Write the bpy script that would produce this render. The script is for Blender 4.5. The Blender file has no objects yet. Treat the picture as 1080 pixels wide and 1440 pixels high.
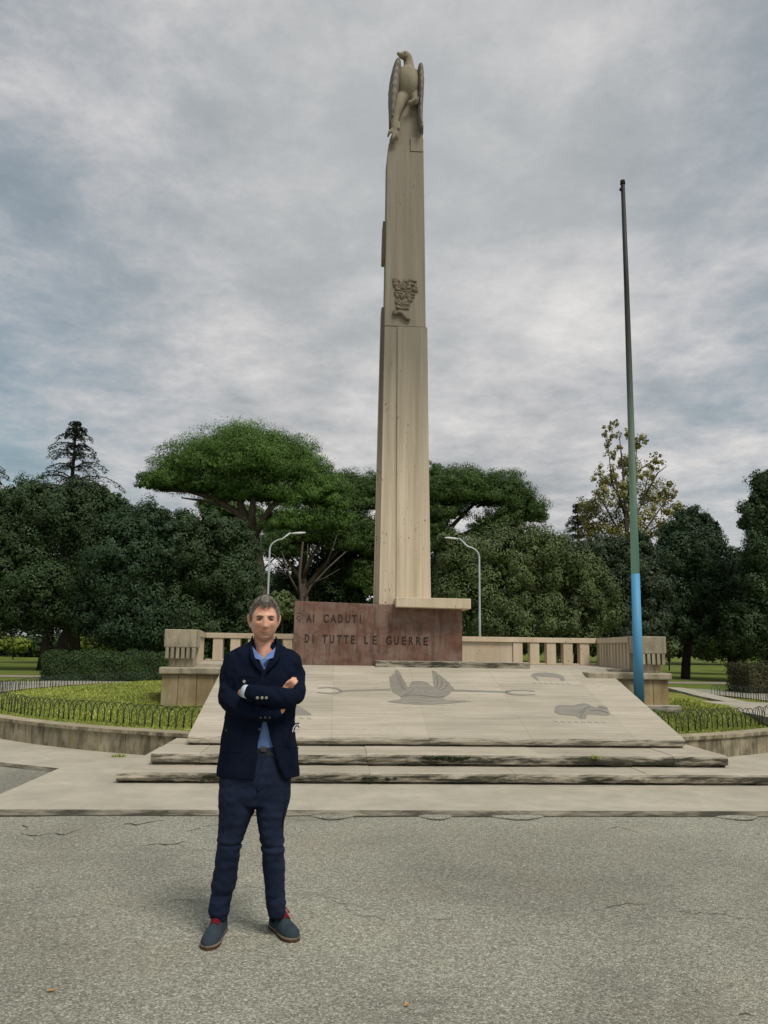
import bpy, bmesh, math, random
import numpy as np
from mathutils import Vector, Matrix
random.seed(7); RNG = np.random.default_rng(11)
S = bpy.context.scene
COL = S.collection
# ------------------------------------------------------------------ camera
FPX = 1110.0
YAW, PITCH, ROLL, EYE = math.radians(3.2), math.radians(9.66), math.radians(0.8), 1.5
Fv = Vector((math.sin(YAW)*math.cos(PITCH), math.cos(YAW)*math.cos(PITCH), math.sin(PITCH)))
R0 = Vector((math.cos(YAW), -math.sin(YAW), 0)); U0 = R0.cross(Fv)
Rv = R0*math.cos(ROLL) + U0*math.sin(ROLL); Uv = Rv.cross(Fv)
cam = bpy.data.cameras.new('camera'); camo = bpy.data.objects.new('camera', cam); COL.objects.link(camo)
M = Matrix((Rv, Uv, -Fv)).transposed().to_4x4(); M.translation = Vector((0, 0, EYE))
camo.matrix_world = M
cam.sensor_fit = 'VERTICAL'; cam.sensor_height = 36; cam.sensor_width = 27; cam.lens = FPX/1440*36
cam.clip_start = .05; cam.clip_end = 6000
S.camera = camo
def ray(x, y): return Fv + Rv*((x-540)/FPX) - Uv*((y-720)/FPX)
def at(x, y, Y):                      # point of the photograph at depth Y
    d = ray(x, y); return Vector((0, 0, EYE)) + d*(Y/d.y)
def atz(x, y, z):                     # point of the photograph at height z
    d = ray(x, y); return Vector((0, 0, EYE)) + d*((z-EYE)/d.z)
# ------------------------------------------------------------------ light
SUN_EL, SUN_AZ = math.radians(56), math.radians(148)      # azimuth from +Y towards +X
w = bpy.data.worlds.new('World'); S.world = w; w.use_nodes = True
nt = w.node_tree; nt.nodes.clear(); N = nt.nodes; L = nt.links
def nn(t, **k):
    n = N.new(t)
    for a, b in k.items(): setattr(n, a, b)
    return n
def vm(op, a, b=None):
    n = nn('ShaderNodeVectorMath', operation=op)
    for i, s in enumerate((a, b)):
        if s is None: continue
        if isinstance(s, (tuple, list)): n.inputs[i].default_value = s
        else: L.new(s, n.inputs[i])
    return n
def fm(op, a, b=None, c=None, clamp=False):
    n = nn('ShaderNodeMath', operation=op, use_clamp=clamp)
    for i, s in enumerate((a, b, c)):
        if s is None: continue
        if isinstance(s, (int, float)): n.inputs[i].default_value = s
        else: L.new(s, n.inputs[i])
    return n.outputs[0]
def rampn(f, stops):
    r = nn('ShaderNodeValToRGB'); L.new(f, r.inputs[0]); e = r.color_ramp.elements
    while len(e) > 1: e.remove(e[-1])
    e[0].position = stops[0][0]; e[0].color = (*stops[0][1], 1)
    for p, c in stops[1:]:
        q = e.new(p); q.color = (*c, 1)
    return r.outputs[0]
def mixc(f, a, b, mode='MIX'):
    m = nn('ShaderNodeMix', data_type='RGBA', blend_type=mode)
    for i, s in ((0, f), (6, a), (7, b)):
        if isinstance(s, (int, float)): m.inputs[i].default_value = s
        elif isinstance(s, tuple): m.inputs[i].default_value = (*s, 1)
        else: L.new(s, m.inputs[i])
    return m.outputs[2]
tc = nn('ShaderNodeTexCoord'); D = tc.outputs['Generated']
sky = nn('ShaderNodeTexSky', sky_type='NISHITA', sun_disc=False, sun_elevation=SUN_EL, sun_rotation=SUN_AZ)
L.new(D, sky.inputs[0])
sep = nn('ShaderNodeSeparateXYZ'); L.new(D, sep.inputs[0])
zz = fm('ADD', fm('MAXIMUM', sep.outputs[2], 0.0), 0.16)
P = vm('DIVIDE', D, None); cz = nn('ShaderNodeCombineXYZ')
for i in range(3): L.new(zz, cz.inputs[i])
L.new(cz.outputs[0], P.inputs[1])
flat = vm('MULTIPLY', P.outputs[0], (1, 1, 0))
def noise(vec, sc, det, rough, dist, off=(0, 0, 0)):
    a = vm('ADD', vec, off); n = nn('ShaderNodeTexNoise')
    L.new(a.outputs[0], n.inputs['Vector'])
    for k, v in (('Scale', sc), ('Detail', det), ('Roughness', rough), ('Distortion', dist)): n.inputs[k].default_value = v
    return n.outputs[0]
n1 = noise(flat.outputs[0], 2.0, 10, .60, .12, (3.1, 1.7, 0))
n2 = noise(flat.outputs[0], .70, 4, .5, .25, (8.3, 4.2, 0))
n3 = noise(flat.outputs[0], 6.0, 9, .70, .15, (1.3, 9.2, 0))
dens = fm('ADD', fm('ADD', fm('MULTIPLY', n1, .50), fm('MULTIPLY', n2, .38)), fm('MULTIPLY', n3, .27))
cloud = rampn(dens, [(.43, (.130, .150, .162)), (.495, (.178, .192, .204)), (.545, (.232, .240, .250)), (.59, (.290, .288, .296)), (.635, (.352, .346, .345)), (.70, (.44, .43, .42))])
# milky brightening round the veiled sun patch seen behind the column
gl = vm('DOT_PRODUCT', D, (0.09, 0.83, 0.55))
g = fm('POWER', fm('MAXIMUM', gl.outputs['Value'], 0.0), 12.0)
cloud = mixc(fm('MULTIPLY', g, .42), cloud, (.40, .405, .405))
# thin places towards the left and the lower right, where blue sky shows through
side = fm('MULTIPLY', fm('SUBTRACT', fm('ABSOLUTE', fm('SUBTRACT', sep.outputs[0], .08)), .16), 2.1, clamp=True)
thin = fm('MULTIPLY', side, fm('MULTIPLY', fm('SUBTRACT', .66, dens), 7.0, clamp=True))
skyb = vm('MULTIPLY', sky.outputs[0], (.055, .078, .070))
cc = mixc(fm('MULTIPLY', thin, .42), cloud, skyb.outputs[0])
bg = nn('ShaderNodeBackground'); L.new(cc, bg.inputs[0]); bg.inputs[1].default_value = 1.0
wo = nn('ShaderNodeOutputWorld'); L.new(bg.outputs[0], wo.inputs[0])
sl = bpy.data.lights.new('sun', 'SUN'); so = bpy.data.objects.new('sun', sl); COL.objects.link(so)
sl.energy = 1.5; sl.angle = math.radians(20); sl.color = (1.0, .96, .89)
SD = Vector((math.sin(SUN_AZ)*math.cos(SUN_EL), math.cos(SUN_AZ)*math.cos(SUN_EL), math.sin(SUN_EL)))
so.rotation_euler = SD.to_track_quat('Z', 'Y').to_euler(); so.location = (0, 0, 40)
S.view_settings.view_transform = 'Standard'; S.view_settings.look = 'None'
S.view_settings.exposure = 0.80; S.view_settings.gamma = 1.0; S.view_settings.use_curve_mapping = False
# ------------------------------------------------------------------ materials
MATS = {}
def mat(name, col, rough=.85, spec=.3, var=None, vscale=(4, 4, 4), vrand=.0, bump=0., bscale=30, bstretch=(1, 1, 1), fn=None, metal=0.):
    """col base; var second colour mixed by noise; fn(colour_socket)->colour_socket adds more."""
    global nt, N, L
    m = bpy.data.materials.new(name); m.use_nodes = True
    nt = m.node_tree; N = nt.nodes; L = nt.links
    b = N['Principled BSDF']; b.inputs['Roughness'].default_value = rough; b.inputs['Specular IOR Level'].default_value = spec
    b.inputs['Metallic'].default_value = metal
    t = nn('ShaderNodeTexCoord'); geo = nn('ShaderNodeNewGeometry')
    pos = geo.outputs['Position']
    c = None
    if var is not None:
        mp = vm('MULTIPLY', pos, tuple(vscale))
        nz = noise(mp.outputs[0], 1, 5, .6, .2)
        c = mixc(rampf(nz, .32, .68), col, var)
    ctx = dict(pos=pos, geo=geo, bsdf=b)
    if fn:
        if c is None:
            r = nn('ShaderNodeRGB'); r.outputs[0].default_value = (*col, 1); c = r.outputs[0]
        c = fn(c, ctx)
    if c is not None: L.new(c, b.inputs['Base Color'])
    else: b.inputs['Base Color'].default_value = (*col, 1)
    if bump:
        mp = vm('MULTIPLY', pos, tuple(x*bscale for x in bstretch))
        nz = noise(mp.outputs[0], 1, 6, .65, 0)
        h = ctx.get('height')
        if h is not None: nz = fm('ADD', nz, h)
        bp = nn('ShaderNodeBump'); bp.inputs['Strength'].default_value = 1; bp.inputs['Distance'].default_value = bump
        L.new(nz, bp.inputs['Height']); L.new(bp.outputs[0], b.inputs['Normal'])
    MATS[name] = m
    return m
def rampf(f, a, b):
    m = nn('ShaderNodeMapRange'); L.new(f, m.inputs[0]); m.inputs[1].default_value = a; m.inputs[2].default_value = b
    return m.outputs[0]
def stonefn(streak=(1, 1, 1), pits=0., mould=0., mcol=(.045, .045, .030), veins=.35, vcol=(.30, .24, .16), island=.12, pitdir=(30, 30, 30), mlo=.42, mhi=.62, mst=(2.2, 2.2, 14)):
    def f(c, x):
        v = vm('MULTIPLY', x['pos'], streak).outputs[0]
        c = mixc(fm('MULTIPLY', rampf(noise(v, 1, 6, .65, .15, (5, 2, 7)), .42, .72), veins), c, vcol)
        oi = nn('ShaderNodeObjectInfo')
        c = mixc(1.0, c, rampn(oi.outputs['Random'], [(0, (1-island,)*3), (1, (1+island*.5,)*3)]), 'MULTIPLY')
        if pits:
            pv = vm('MULTIPLY', x['pos'], pitdir).outputs[0]
            pn = noise(pv, 1, 2, .5, 0, (1, 9, 3)); big = noise(x['pos'], 2.2, 2, .5, 0, (7, 7, 1))
            pm = fm('MULTIPLY', rampf(pn, .66, .70), rampf(big, .47, .60))
            c = mixc(fm('MULTIPLY', pm, pits, clamp=True), c, (.06, .045, .03))
        if mould:
            sx = nn('ShaderNodeSeparateXYZ'); L.new(x['geo'].outputs['Normal'], sx.inputs[0])
            side = fm('SUBTRACT', 1.0, rampf(sx.outputs[2], .25, .95))
            mn = noise(vm('MULTIPLY', x['pos'], mst).outputs[0], 1, 8, .7, .3, (2, 2, 5))
            mm = fm('MULTIPLY', rampf(mn, mlo, mhi), fm('ADD', fm('MULTIPLY', side, .95), .06), clamp=True)
            c = mixc(fm('MULTIPLY', mm, mould), c, mcol)
        return c
    return f
TRAV = mat('travertine_cream', (.62, .53, .40), .7, .3, (.50, .40, .27), (3, 3, .5), bump=.004, bscale=24, bstretch=(1, 1, .12),
           fn=stonefn((9, 9, .35), .9, 0, veins=.42, vcol=(.36, .27, .165), pitdir=(46, 46, 15)))
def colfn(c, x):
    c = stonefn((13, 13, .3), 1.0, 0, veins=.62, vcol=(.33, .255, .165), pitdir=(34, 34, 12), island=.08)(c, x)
    # weathering grime mixed with painted light: pale foot, tone darkening up the shaft
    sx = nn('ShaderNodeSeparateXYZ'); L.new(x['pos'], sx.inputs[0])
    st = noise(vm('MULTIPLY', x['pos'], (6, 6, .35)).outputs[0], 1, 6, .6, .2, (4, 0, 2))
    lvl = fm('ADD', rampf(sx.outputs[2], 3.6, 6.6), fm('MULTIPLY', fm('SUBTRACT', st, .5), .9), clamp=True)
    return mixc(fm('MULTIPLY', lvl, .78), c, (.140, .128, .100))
SHAFT = mat('travertine_weathered_shaded', (.70, .60, .44), .75, .25, (.60, .50, .365), (5, 5, .4), bump=.005, bscale=22, bstretch=(1, 1, .1), fn=colfn)
STEP = mat('travertine_steps', (.50, .445, .35), .85, .2, (.38, .335, .255), (1.2, 3, 3), bump=.004, bscale=30,
           fn=stonefn((1.2, 14, 14), .7, .96, mlo=.37, mhi=.56, mcol=(.035, .034, .022), veins=.42, vcol=(.27, .235, .175), pitdir=(12, 40, 40)))
SLOPE = mat('travertine_slope', (.51, .455, .36), .85, .2, (.39, .345, .265), (.8, 4, 3), bump=.003, bscale=26,
            fn=stonefn((1.0, 18, 18), .45, .85, veins=.58, vcol=(.29, .255, .195), island=.10, pitdir=(10, 40, 40)))
PAVE = mat('concrete_pavement', (.47, .425, .335), .9, .15, (.37, .335, .26), (1.5, 1.5, 1.5), bump=.002, bscale=60,
           fn=stonefn((5, 5, 5), .25, .85, veins=.35, vcol=(.25, .235, .19), pitdir=(30, 30, 30), mlo=.38, mhi=.6))
WALLM = mat('stained_concrete_wall', (.42, .37, .26), .9, .15, (.30, .26, .18), (2, 2, 5), bump=.004, bscale=35,
            fn=stonefn((7, 7, 2), .3, .88, veins=.6, vcol=(.24, .18, .09), mlo=.40, mhi=.62, mcol=(.075, .066, .042), mst=(7, 7, 2.2)))
BASEM = mat('ochre_stained_travertine', (.42, .35, .22), .85, .2, (.30, .22, .11), (2.2, 2.2, 2.2), bump=.003, bscale=30,
            fn=stonefn((6, 6, 2), .5, .45, veins=.55, vcol=(.22, .14, .06), island=.18, mlo=.46, mhi=.7, mst=(6, 6, 2)))
PIERM = mat('pier_travertine', (.48, .42, .30), .85, .2, (.35, .30, .21), (3, 3, 2), bump=.004, bscale=30,
            fn=stonefn((6, 6, 2), .5, .75, veins=.4, vcol=(.25, .21, .14), mlo=.44, mhi=.66, mcol=(.12, .11, .075), mst=(10, 10, 2)))
def redfn(c, x):
    c = stonefn((1.5, 3, 3), .2, 0, veins=.55, vcol=(.125, .04, .022))(c, x)
    a = noise(vm('MULTIPLY', x['pos'], (2.2, 2, 3.4)).outputs[0], 1, 7, .68, .5, (3, 3, 3))
    c = mixc(fm('MULTIPLY', rampf(a, .44, .60), .72), c, (.235, .165, .130))
    b = noise(vm('MULTIPLY', x['pos'], (14, 14, 2.5)).outputs[0], 1, 6, .7, 0, (7, 3, 3))
    return mixc(fm('MULTIPLY', rampf(b, .47, .62), .60), c, (.060, .028, .020))
RED = mat('red_porphyry', (.185, .100, .068), .6, .4, (.125, .060, .040), (2.5, 2.5, 5), bump=.002, bscale=40, fn=redfn)
LETTER = mat('dark_bronze_letters', (.035, .022, .016), .7, .3)
def asph(c, x):
    v = nn('ShaderNodeTexVoronoi'); v.feature = 'F1'; v.inputs['Scale'].default_value = 125
    L.new(x['pos'], v.inputs['Vector'])
    s1 = nn('ShaderNodeSeparateColor'); L.new(v.outputs['Color'], s1.inputs[0])
    st = rampn(s1.outputs[0], [(0, (.125, .122, .098)), (.30, (.235, .228, .183)), (.62, (.335, .325, .262)), (.86, (.47, .455, .375)), (1, (.68, .66, .56))])
    c = mixc(.72, c, st)
    big = noise(x['pos'], .55, 5, .6, .4, (3, 1, 0))
    c = mixc(1.0, c, rampn(big, [(.32, (.74, .74, .73)), (.5, (.95, .95, .94)), (.68, (1.1, 1.1, 1.08))]), 'MULTIPLY')
    pt = noise(vm('MULTIPLY', x['pos'], (.5, 1.3, 1)).outputs[0], 1, 6, .7, .5, (21, 3, 0))
    c = mixc(fm('MULTIPLY', rampf(pt, .58, .68), .35), c, (.13, .125, .10))
    warm = noise(x['pos'], .9, 4, .6, .2, (13, 5, 0))
    c = mixc(fm('MULTIPLY', rampf(warm, .5, .72), .22), c, (.29, .225, .17))
    fine = noise(x['pos'], 34, 3, .7, 0, (1, 5, 0))
    c = mixc(1.0, c, rampn(fine, [(.3, (.78, .78, .78)), (.7, (1.18, 1.18, 1.18))]), 'MULTIPLY')
    sx = nn('ShaderNodeSeparateXYZ'); L.new(x['pos'], sx.inputs[0])
    x['height'] = fm('MULTIPLY', v.outputs['Distance'], -1.5)
    return c
ASPH = mat('worn_asphalt', (.31, .297, .228), .95, .12, bump=.004, bscale=90, fn=asph)
CRACK = mat('crack_dark', (.055, .052, .038), 1.0, .0, (.10, .095, .07), (20, 20, 20))
def grassfn(c, x):
    a = noise(x['pos'], .8, 5, .65, .3, (2, 8, 0))
    c = mixc(rampf(a, .42, .66), c, (.28, .245, .07))
    b = noise(x['pos'], 22, 4, .7, 0)
    return mixc(1.0, c, rampn(b, [(.3, (.55,)*3), (.7, (1.3,)*3)]), 'MULTIPLY')
GRASS = mat('lawn_soil_green', (.17, .20, .04), .95, .05, fn=grassfn, bump=.02, bscale=25)
FARGRASS = mat('park_grass', (.095, .14, .028), .95, .05, (.15, .165, .04), (.2, .2, .2), fn=None)
DIRT = mat('path_gravel', (.30, .27, .215), .95, .1, (.23, .205, .16), (1, 1, 1), bump=.003, bscale=50)
def leafm(name, c1, c2, c3=None, rough=.6, spec=.25):
    def f(c, x):
        g_ = x['geo'].outputs['Random Per Island']
        st = [(0, c1), (.55, c2)] + ([(1, c3)] if c3 else [])
        k = rampn(g_, st)
        a = noise(x['pos'], .55, 3, .6, 0, (4, 4, 4))
        return mixc(1.0, k, rampn(a, [(.3, (.72,)*3), (.7, (1.25, 1.25, 1.15))]), 'MULTIPLY')
    return mat(name, c1, rough, spec, fn=f)
L_PINE = leafm('pine_needles', (.055, .112, .018), (.076, .148, .025), (.105, .185, .036))
L_PINE2 = leafm('pine_needles_far', (.042, .080, .016), (.056, .102, .020), (.076, .126, .028))
L_OAK = leafm('dark_oak_leaves', (.024, .046, .016), (.036, .064, .022), (.056, .088, .032))
L_OAK2 = leafm('grey_green_leaves', (.056, .084, .026), (.082, .114, .038), (.12, .15, .055))
L_OAKB = leafm('blue_green_oak_leaves', (.019, .042, .017), (.029, .057, .023), (.045, .076, .033))
L_OAKC = leafm('olive_oak_leaves', (.030, .048, .016), (.044, .066, .022), (.068, .092, .034))
L_CEDAR = leafm('cedar_needles', (.022, .034, .018), (.032, .045, .024), (.05, .062, .035))
L_YEL = leafm('yellowing_leaves', (.18, .185, .045), (.25, .23, .055), (.15, .13, .055))
L_HEDGE = leafm('hedge_leaves', (.024, .048, .014), (.036, .066, .018), (.055, .088, .026))
L_RHEDGE = leafm('reddish_hedge_leaves', (.035, .055, .02), (.060, .062, .025), (.11, .065, .035))
L_BRIGHT = leafm('yellow_green_shrub_leaves', (.10, .16, .022), (.16, .21, .03), (.22, .26, .05))
L_LAWN = leafm('lawn_blades', (.19, .26, .038), (.28, .335, .06), (.42, .40, .13))
BARK = mat('pine_bark', (.085, .062, .048), .95, .1, (.15, .115, .09), (3, 3, .8), bump=.03, bscale=6)
BARKD = mat('dark_bark', (.022, .018, .014), .95, .1, (.04, .034, .028), (4, 4, 1), bump=.02, bscale=8)
BARKG = mat('grey_dead_branch', (.10, .082, .066), .95, .1, (.06, .05, .042), (3, 3, 3))
IRON = mat('green_black_iron', (.016, .036, .024), .55, .4, (.035, .045, .035), (30, 30, 30))
GALV = mat('galvanised_steel', (.52, .56, .57), .45, .5, (.44, .47, .48), (5, 5, 2), metal=.3)
LAMPW = mat('lamp_head_grey', (.70, .71, .70), .4, .4)
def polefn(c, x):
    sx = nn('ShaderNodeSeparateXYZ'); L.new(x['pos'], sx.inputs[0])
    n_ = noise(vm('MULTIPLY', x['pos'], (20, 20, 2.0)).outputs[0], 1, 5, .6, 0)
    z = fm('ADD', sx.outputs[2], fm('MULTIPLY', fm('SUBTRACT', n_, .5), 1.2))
    c = rampn(fm('DIVIDE', z, 10.0), [(.25, (.23, .45, .40)), (.37, (.24, .385, .31)), (.47, (.17, .225, .175)), (.60, (.062, .075, .060)), (.75, (.028, .028, .025)), (.95, (.020, .018, .016))])  # worn paint, plus shading against the bright sky painted into the dark top
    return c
POLE = mat('weathered_shaded_green_pole_paint', (.2, .3, .25), .6, .3, fn=polefn)
POLEB = mat('bright_blue_pole_paint', (.065, .27, .49), .55, .35, (.095, .31, .50), (6, 6, 1.2),
            fn=stonefn((10, 10, 1.5), .0, 0, veins=.35, vcol=(.13, .27, .38), island=0), bump=.001, bscale=50)
INLAY = mat('grey_marble_inlay', (.255, .235, .195), .7, .3, (.21, .195, .16), (5, 12, 12))
# clothing
def clothfn(sc, amt):
    def f(c, x):
        b = noise(x['pos'], sc, 3, .7, 0)
        return mixc(1.0, c, rampn(b, [(.3, (1-amt,)*3), (.7, (1+amt,)*3)]), 'MULTIPLY')
    return f
NAVY = mat('navy_wool', (.0040, .0068, .0165), .95, .08, (.0065, .0105, .0235), (9, 9, 9), bump=.003, bscale=34, fn=clothfn(300, .3))
NAVY.node_tree.nodes['Principled BSDF'].inputs['Sheen Weight'].default_value = .0
DENIM = mat('dark_blue_denim', (.0085, .0135, .029), .9, .12, (.0175, .0255, .050), (7, 7, 5), bump=.004, bscale=22, fn=clothfn(260, .35))
SHIRT = mat('light_blue_shirt', (.115, .20, .42), .85, .2, (.15, .235, .46), (20, 20, 20), bump=.002, bscale=40)
CUFFW = mat('white_cuff', (.62, .66, .74), .8, .2)
SUEDE = mat('blue_grey_suede', (.028, .040, .050), .95, .1, (.042, .058, .070), (14, 14, 14), bump=.001, bscale=200)
SOLE = mat('brown_crepe_sole', (.085, .048, .032), .9, .1)
SOLEW = mat('white_midsole', (.20, .165, .12), .9, .1)
LACE = mat('red_lace', (.20, .010, .018), .85, .2)
LEATH = mat('black_leather', (.012, .012, .014), .5, .4)
STEEL = mat('steel', (.5, .5, .5), .3, .5, metal=.8)
BUTTON = mat('horn_button', (.36, .33, .28), .4, .5)
DBUTTON = mat('dark_button', (.05, .045, .04), .4, .5)
def skinfn(c, x):
    a = noise(x['pos'], 22, 3, .5, 0)
    c = mixc(rampf(a, .45, .65), c, (.66, .285, .185))
    return c
SKIN = mat('skin', (.68, .385, .265), .55, .35, fn=skinfn, bump=.0006, bscale=120)
SKIN.node_tree.nodes['Principled BSDF'].inputs['Subsurface Weight'].default_value = .06
SKIN.node_tree.nodes['Principled BSDF'].inputs['Subsurface Scale'].default_value = .01
LIPS = mat('lips', (.29, .115, .09), .5, .3)
HAIR = leafm('grey_brown_hair', (.070, .055, .042), (.115, .096, .078), (.25, .23, .205), .6, .3)
BROW = mat('eyebrow_hair', (.13, .08, .055), .8, .2)
EYEW = mat('shaded_eye_white', (.26, .22, .20), .3, .4)  # darkened white, socket shade put into the colour
LIDM = mat('shaded_eyelid_skin', (.34, .18, .125), .6, .3)  # lids darker than the skin: painted shade of the eye sockets
IRIS = mat('iris_brown', (.03, .016, .009), .25, .5)
WHITEPL = mat('white_plastic', (.72, .70, .74), .35, .4)
WHITEFL = mat('white_petals', (.75, .75, .75), .8, .1)
DRYLEAF = mat('dry_leaf', (.42, .23, .075), .8, .1)
DARKST = mat('old_stone_carving', (.125, .10, .07), .85, .2, (.21, .175, .125), (9, 9, 9), bump=.004, bscale=30)
EAGLEM = mat('weathered_eagle_stone', (.33, .285, .205), .85, .2, (.23, .20, .14), (4, 4, 3), bump=.004, bscale=30,
             fn=stonefn((6, 6, 3), .2, 0, veins=.5, vcol=(.14, .12, .09)))
EAGLED = mat('weathered_wing_stone', (.25, .22, .185), .85, .2, (.17, .15, .125), (5, 5, 2), bump=.004, bscale=30)
# ------------------------------------------------------------------ mesh helpers
class MB:
    def __init__(s): s.v = []; s.f = []
    def add(s, vs, fs):
        o = len(s.v); s.v += [tuple(v) for v in vs]; s.f += [tuple(i+o for i in f) for f in fs]; return s
    def box(s, x0, x1, y0, y1, z0, z1):
        return s.add([(x0,y0,z0),(x1,y0,z0),(x1,y1,z0),(x0,y1,z0),(x0,y0,z1),(x1,y0,z1),(x1,y1,z1),(x0,y1,z1)],
                     [(3,2,1,0),(4,5,6,7),(0,1,5,4),(1,2,6,5),(2,3,7,6),(3,0,4,7)])
    def hexa(s, p):   # 8 points bottom 4 (ccw) then top 4
        return s.add(p, [(3,2,1,0),(4,5,6,7),(0,1,5,4),(1,2,6,5),(2,3,7,6),(3,0,4,7)])
    def prism(s, pts, d):   # closed polygon, extruded by vector d
        n = len(pts); d = Vector(d); a = [Vector(p) for p in pts]
        return s.add(a + [p+d for p in a], [tuple(range(n))[::-1], tuple(range(n, 2*n))] + [(i, (i+1) % n, (i+1) % n+n, i+n) for i in range(n)])
    def loft(s, rings, cap=True):
        n = len(rings[0]); o = len(s.v)
        for r in rings: s.v += [tuple(p) for p in r]
        for k in range(len(rings)-1):
            for i in range(n):
                j = (i+1) % n; s.f.append((o+k*n+i, o+k*n+j, o+(k+1)*n+j, o+(k+1)*n+i))
        if cap:
            s.f.append(tuple(o+i for i in range(n))[::-1]); s.f.append(tuple(o+(len(rings)-1)*n+i for i in range(n)))
        return s
    def tube(s, pts, rad, sides=8, squash=None, round_ends=False):
        pts = [Vector(p) for p in pts]; rad = list(rad) if hasattr(rad, '__len__') else [rad]*len(pts)
        if round_ends:
            for e in (0, -1):
                a, b = (pts[0], pts[1]) if e == 0 else (pts[-1], pts[-2]); d = (a-b).normalized(); r = rad[e]
                ex = [(a+d*r*q, r*math.sqrt(1-q*q)) for q in (.45, .8, .97)]
                if e == 0:
                    pts = [p for p, _ in ex[::-1]] + pts; rad = [q for _, q in ex[::-1]] + rad
                else:
                    pts += [p for p, _ in ex]; rad += [q for _, q in ex]
        rings = []; up = None
        for i, p in enumerate(pts):
            t = (pts[min(i+1, len(pts)-1)] - pts[max(i-1, 0)]).normalized()
            if up is None: up = Vector((0, 0, 1)) if abs(t.z) < .9 else Vector((0, 1, 0))
            u = (up - t*up.dot(t)).normalized(); v = t.cross(u); up = u
            sq = squash or (1, 1)
            rings.append([p + u*math.cos(a)*rad[i]*sq[0] + v*math.sin(a)*rad[i]*sq[1] for a in [2*math.pi*k/sides for k in range(sides)]])
        return s.loft(rings)
    def mesh(s, name):
        m = bpy.data.meshes.new(name); m.from_pydata([tuple(v) for v in s.v], [], s.f); m.update(); return m
def setp(o, label=None, cat=None, group=None, kind=None):
    for k, v in (('label', label), ('category', cat), ('group', group), ('kind', kind)):
        if v: o[k] = v
    return o
def link(name, me, m=None, parent=None, smooth=False, bevel=0, **kw):
    o = bpy.data.objects.new(name, me); COL.objects.link(o)
    if m and not me.materials: me.materials.append(m)
    if parent:
        o.parent = parent; o.matrix_parent_inverse = parent_inv(parent)
    if smooth: me.polygons.foreach_set('use_smooth', [True]*len(me.polygons))
    if bevel:
        b = o.modifiers.new('bevel', 'BEVEL'); b.width = bevel; b.segments = 2; b.limit_method = 'ANGLE'
    return setp(o, **kw)
def parent_inv(p):
    m = Matrix.Translation(p.location) if p.parent is None else Matrix.Identity(4)
    return m.inverted()
def thing(name, loc, label, cat, group=None):
    o = bpy.data.objects.new(name, None); COL.objects.link(o); o.location = loc; o.empty_display_size = .2
    return setp(o, label, cat, group)
def bx(name, m, parent, x0, x1, y0, y1, z0, z1, bevel=.006, **kw):
    return link(name, MB().box(x0, x1, y0, y1, z0, z1).mesh(name), m, parent, bevel=bevel, **kw)
def np_mesh(name, V, F):
    V = np.asarray(V, np.float32).reshape(-1, 3); F = np.asarray(F, np.int32); k = F.shape[1]
    me = bpy.data.meshes.new(name); me.vertices.add(len(V)); me.vertices.foreach_set('co', V.ravel())
    me.loops.add(F.size); me.loops.foreach_set('vertex_index', F.ravel())
    me.polygons.add(len(F)); me.polygons.foreach_set('loop_start', np.arange(len(F), dtype=np.int32)*k)
    me.polygons.foreach_set('loop_total', np.full(len(F), k, np.int32)); me.update(calc_edges=True)
    return me
def unit(a): return a/np.maximum(np.linalg.norm(a, axis=1, keepdims=True), 1e-9)
def leaf_quads(C, Nn, length, width, along=None):
    """rhombus leaves at C with normal Nn; along = preferred long axis"""
    n = len(C); r = RNG.normal(size=(n, 3)) if along is None else along
    u = unit(r - Nn*np.sum(r*Nn, axis=1, keepdims=True)); v = np.cross(Nn, u)
    l = (np.asarray(length)*RNG.uniform(.6, 1.35, n))[:, None]; wd = (np.asarray(width)*RNG.uniform(.7, 1.3, n))[:, None]
    V = np.stack([C-u*l*.5, C+v*wd*.5, C+u*l*.5, C-v*wd*.5], 1)
    return V
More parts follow.
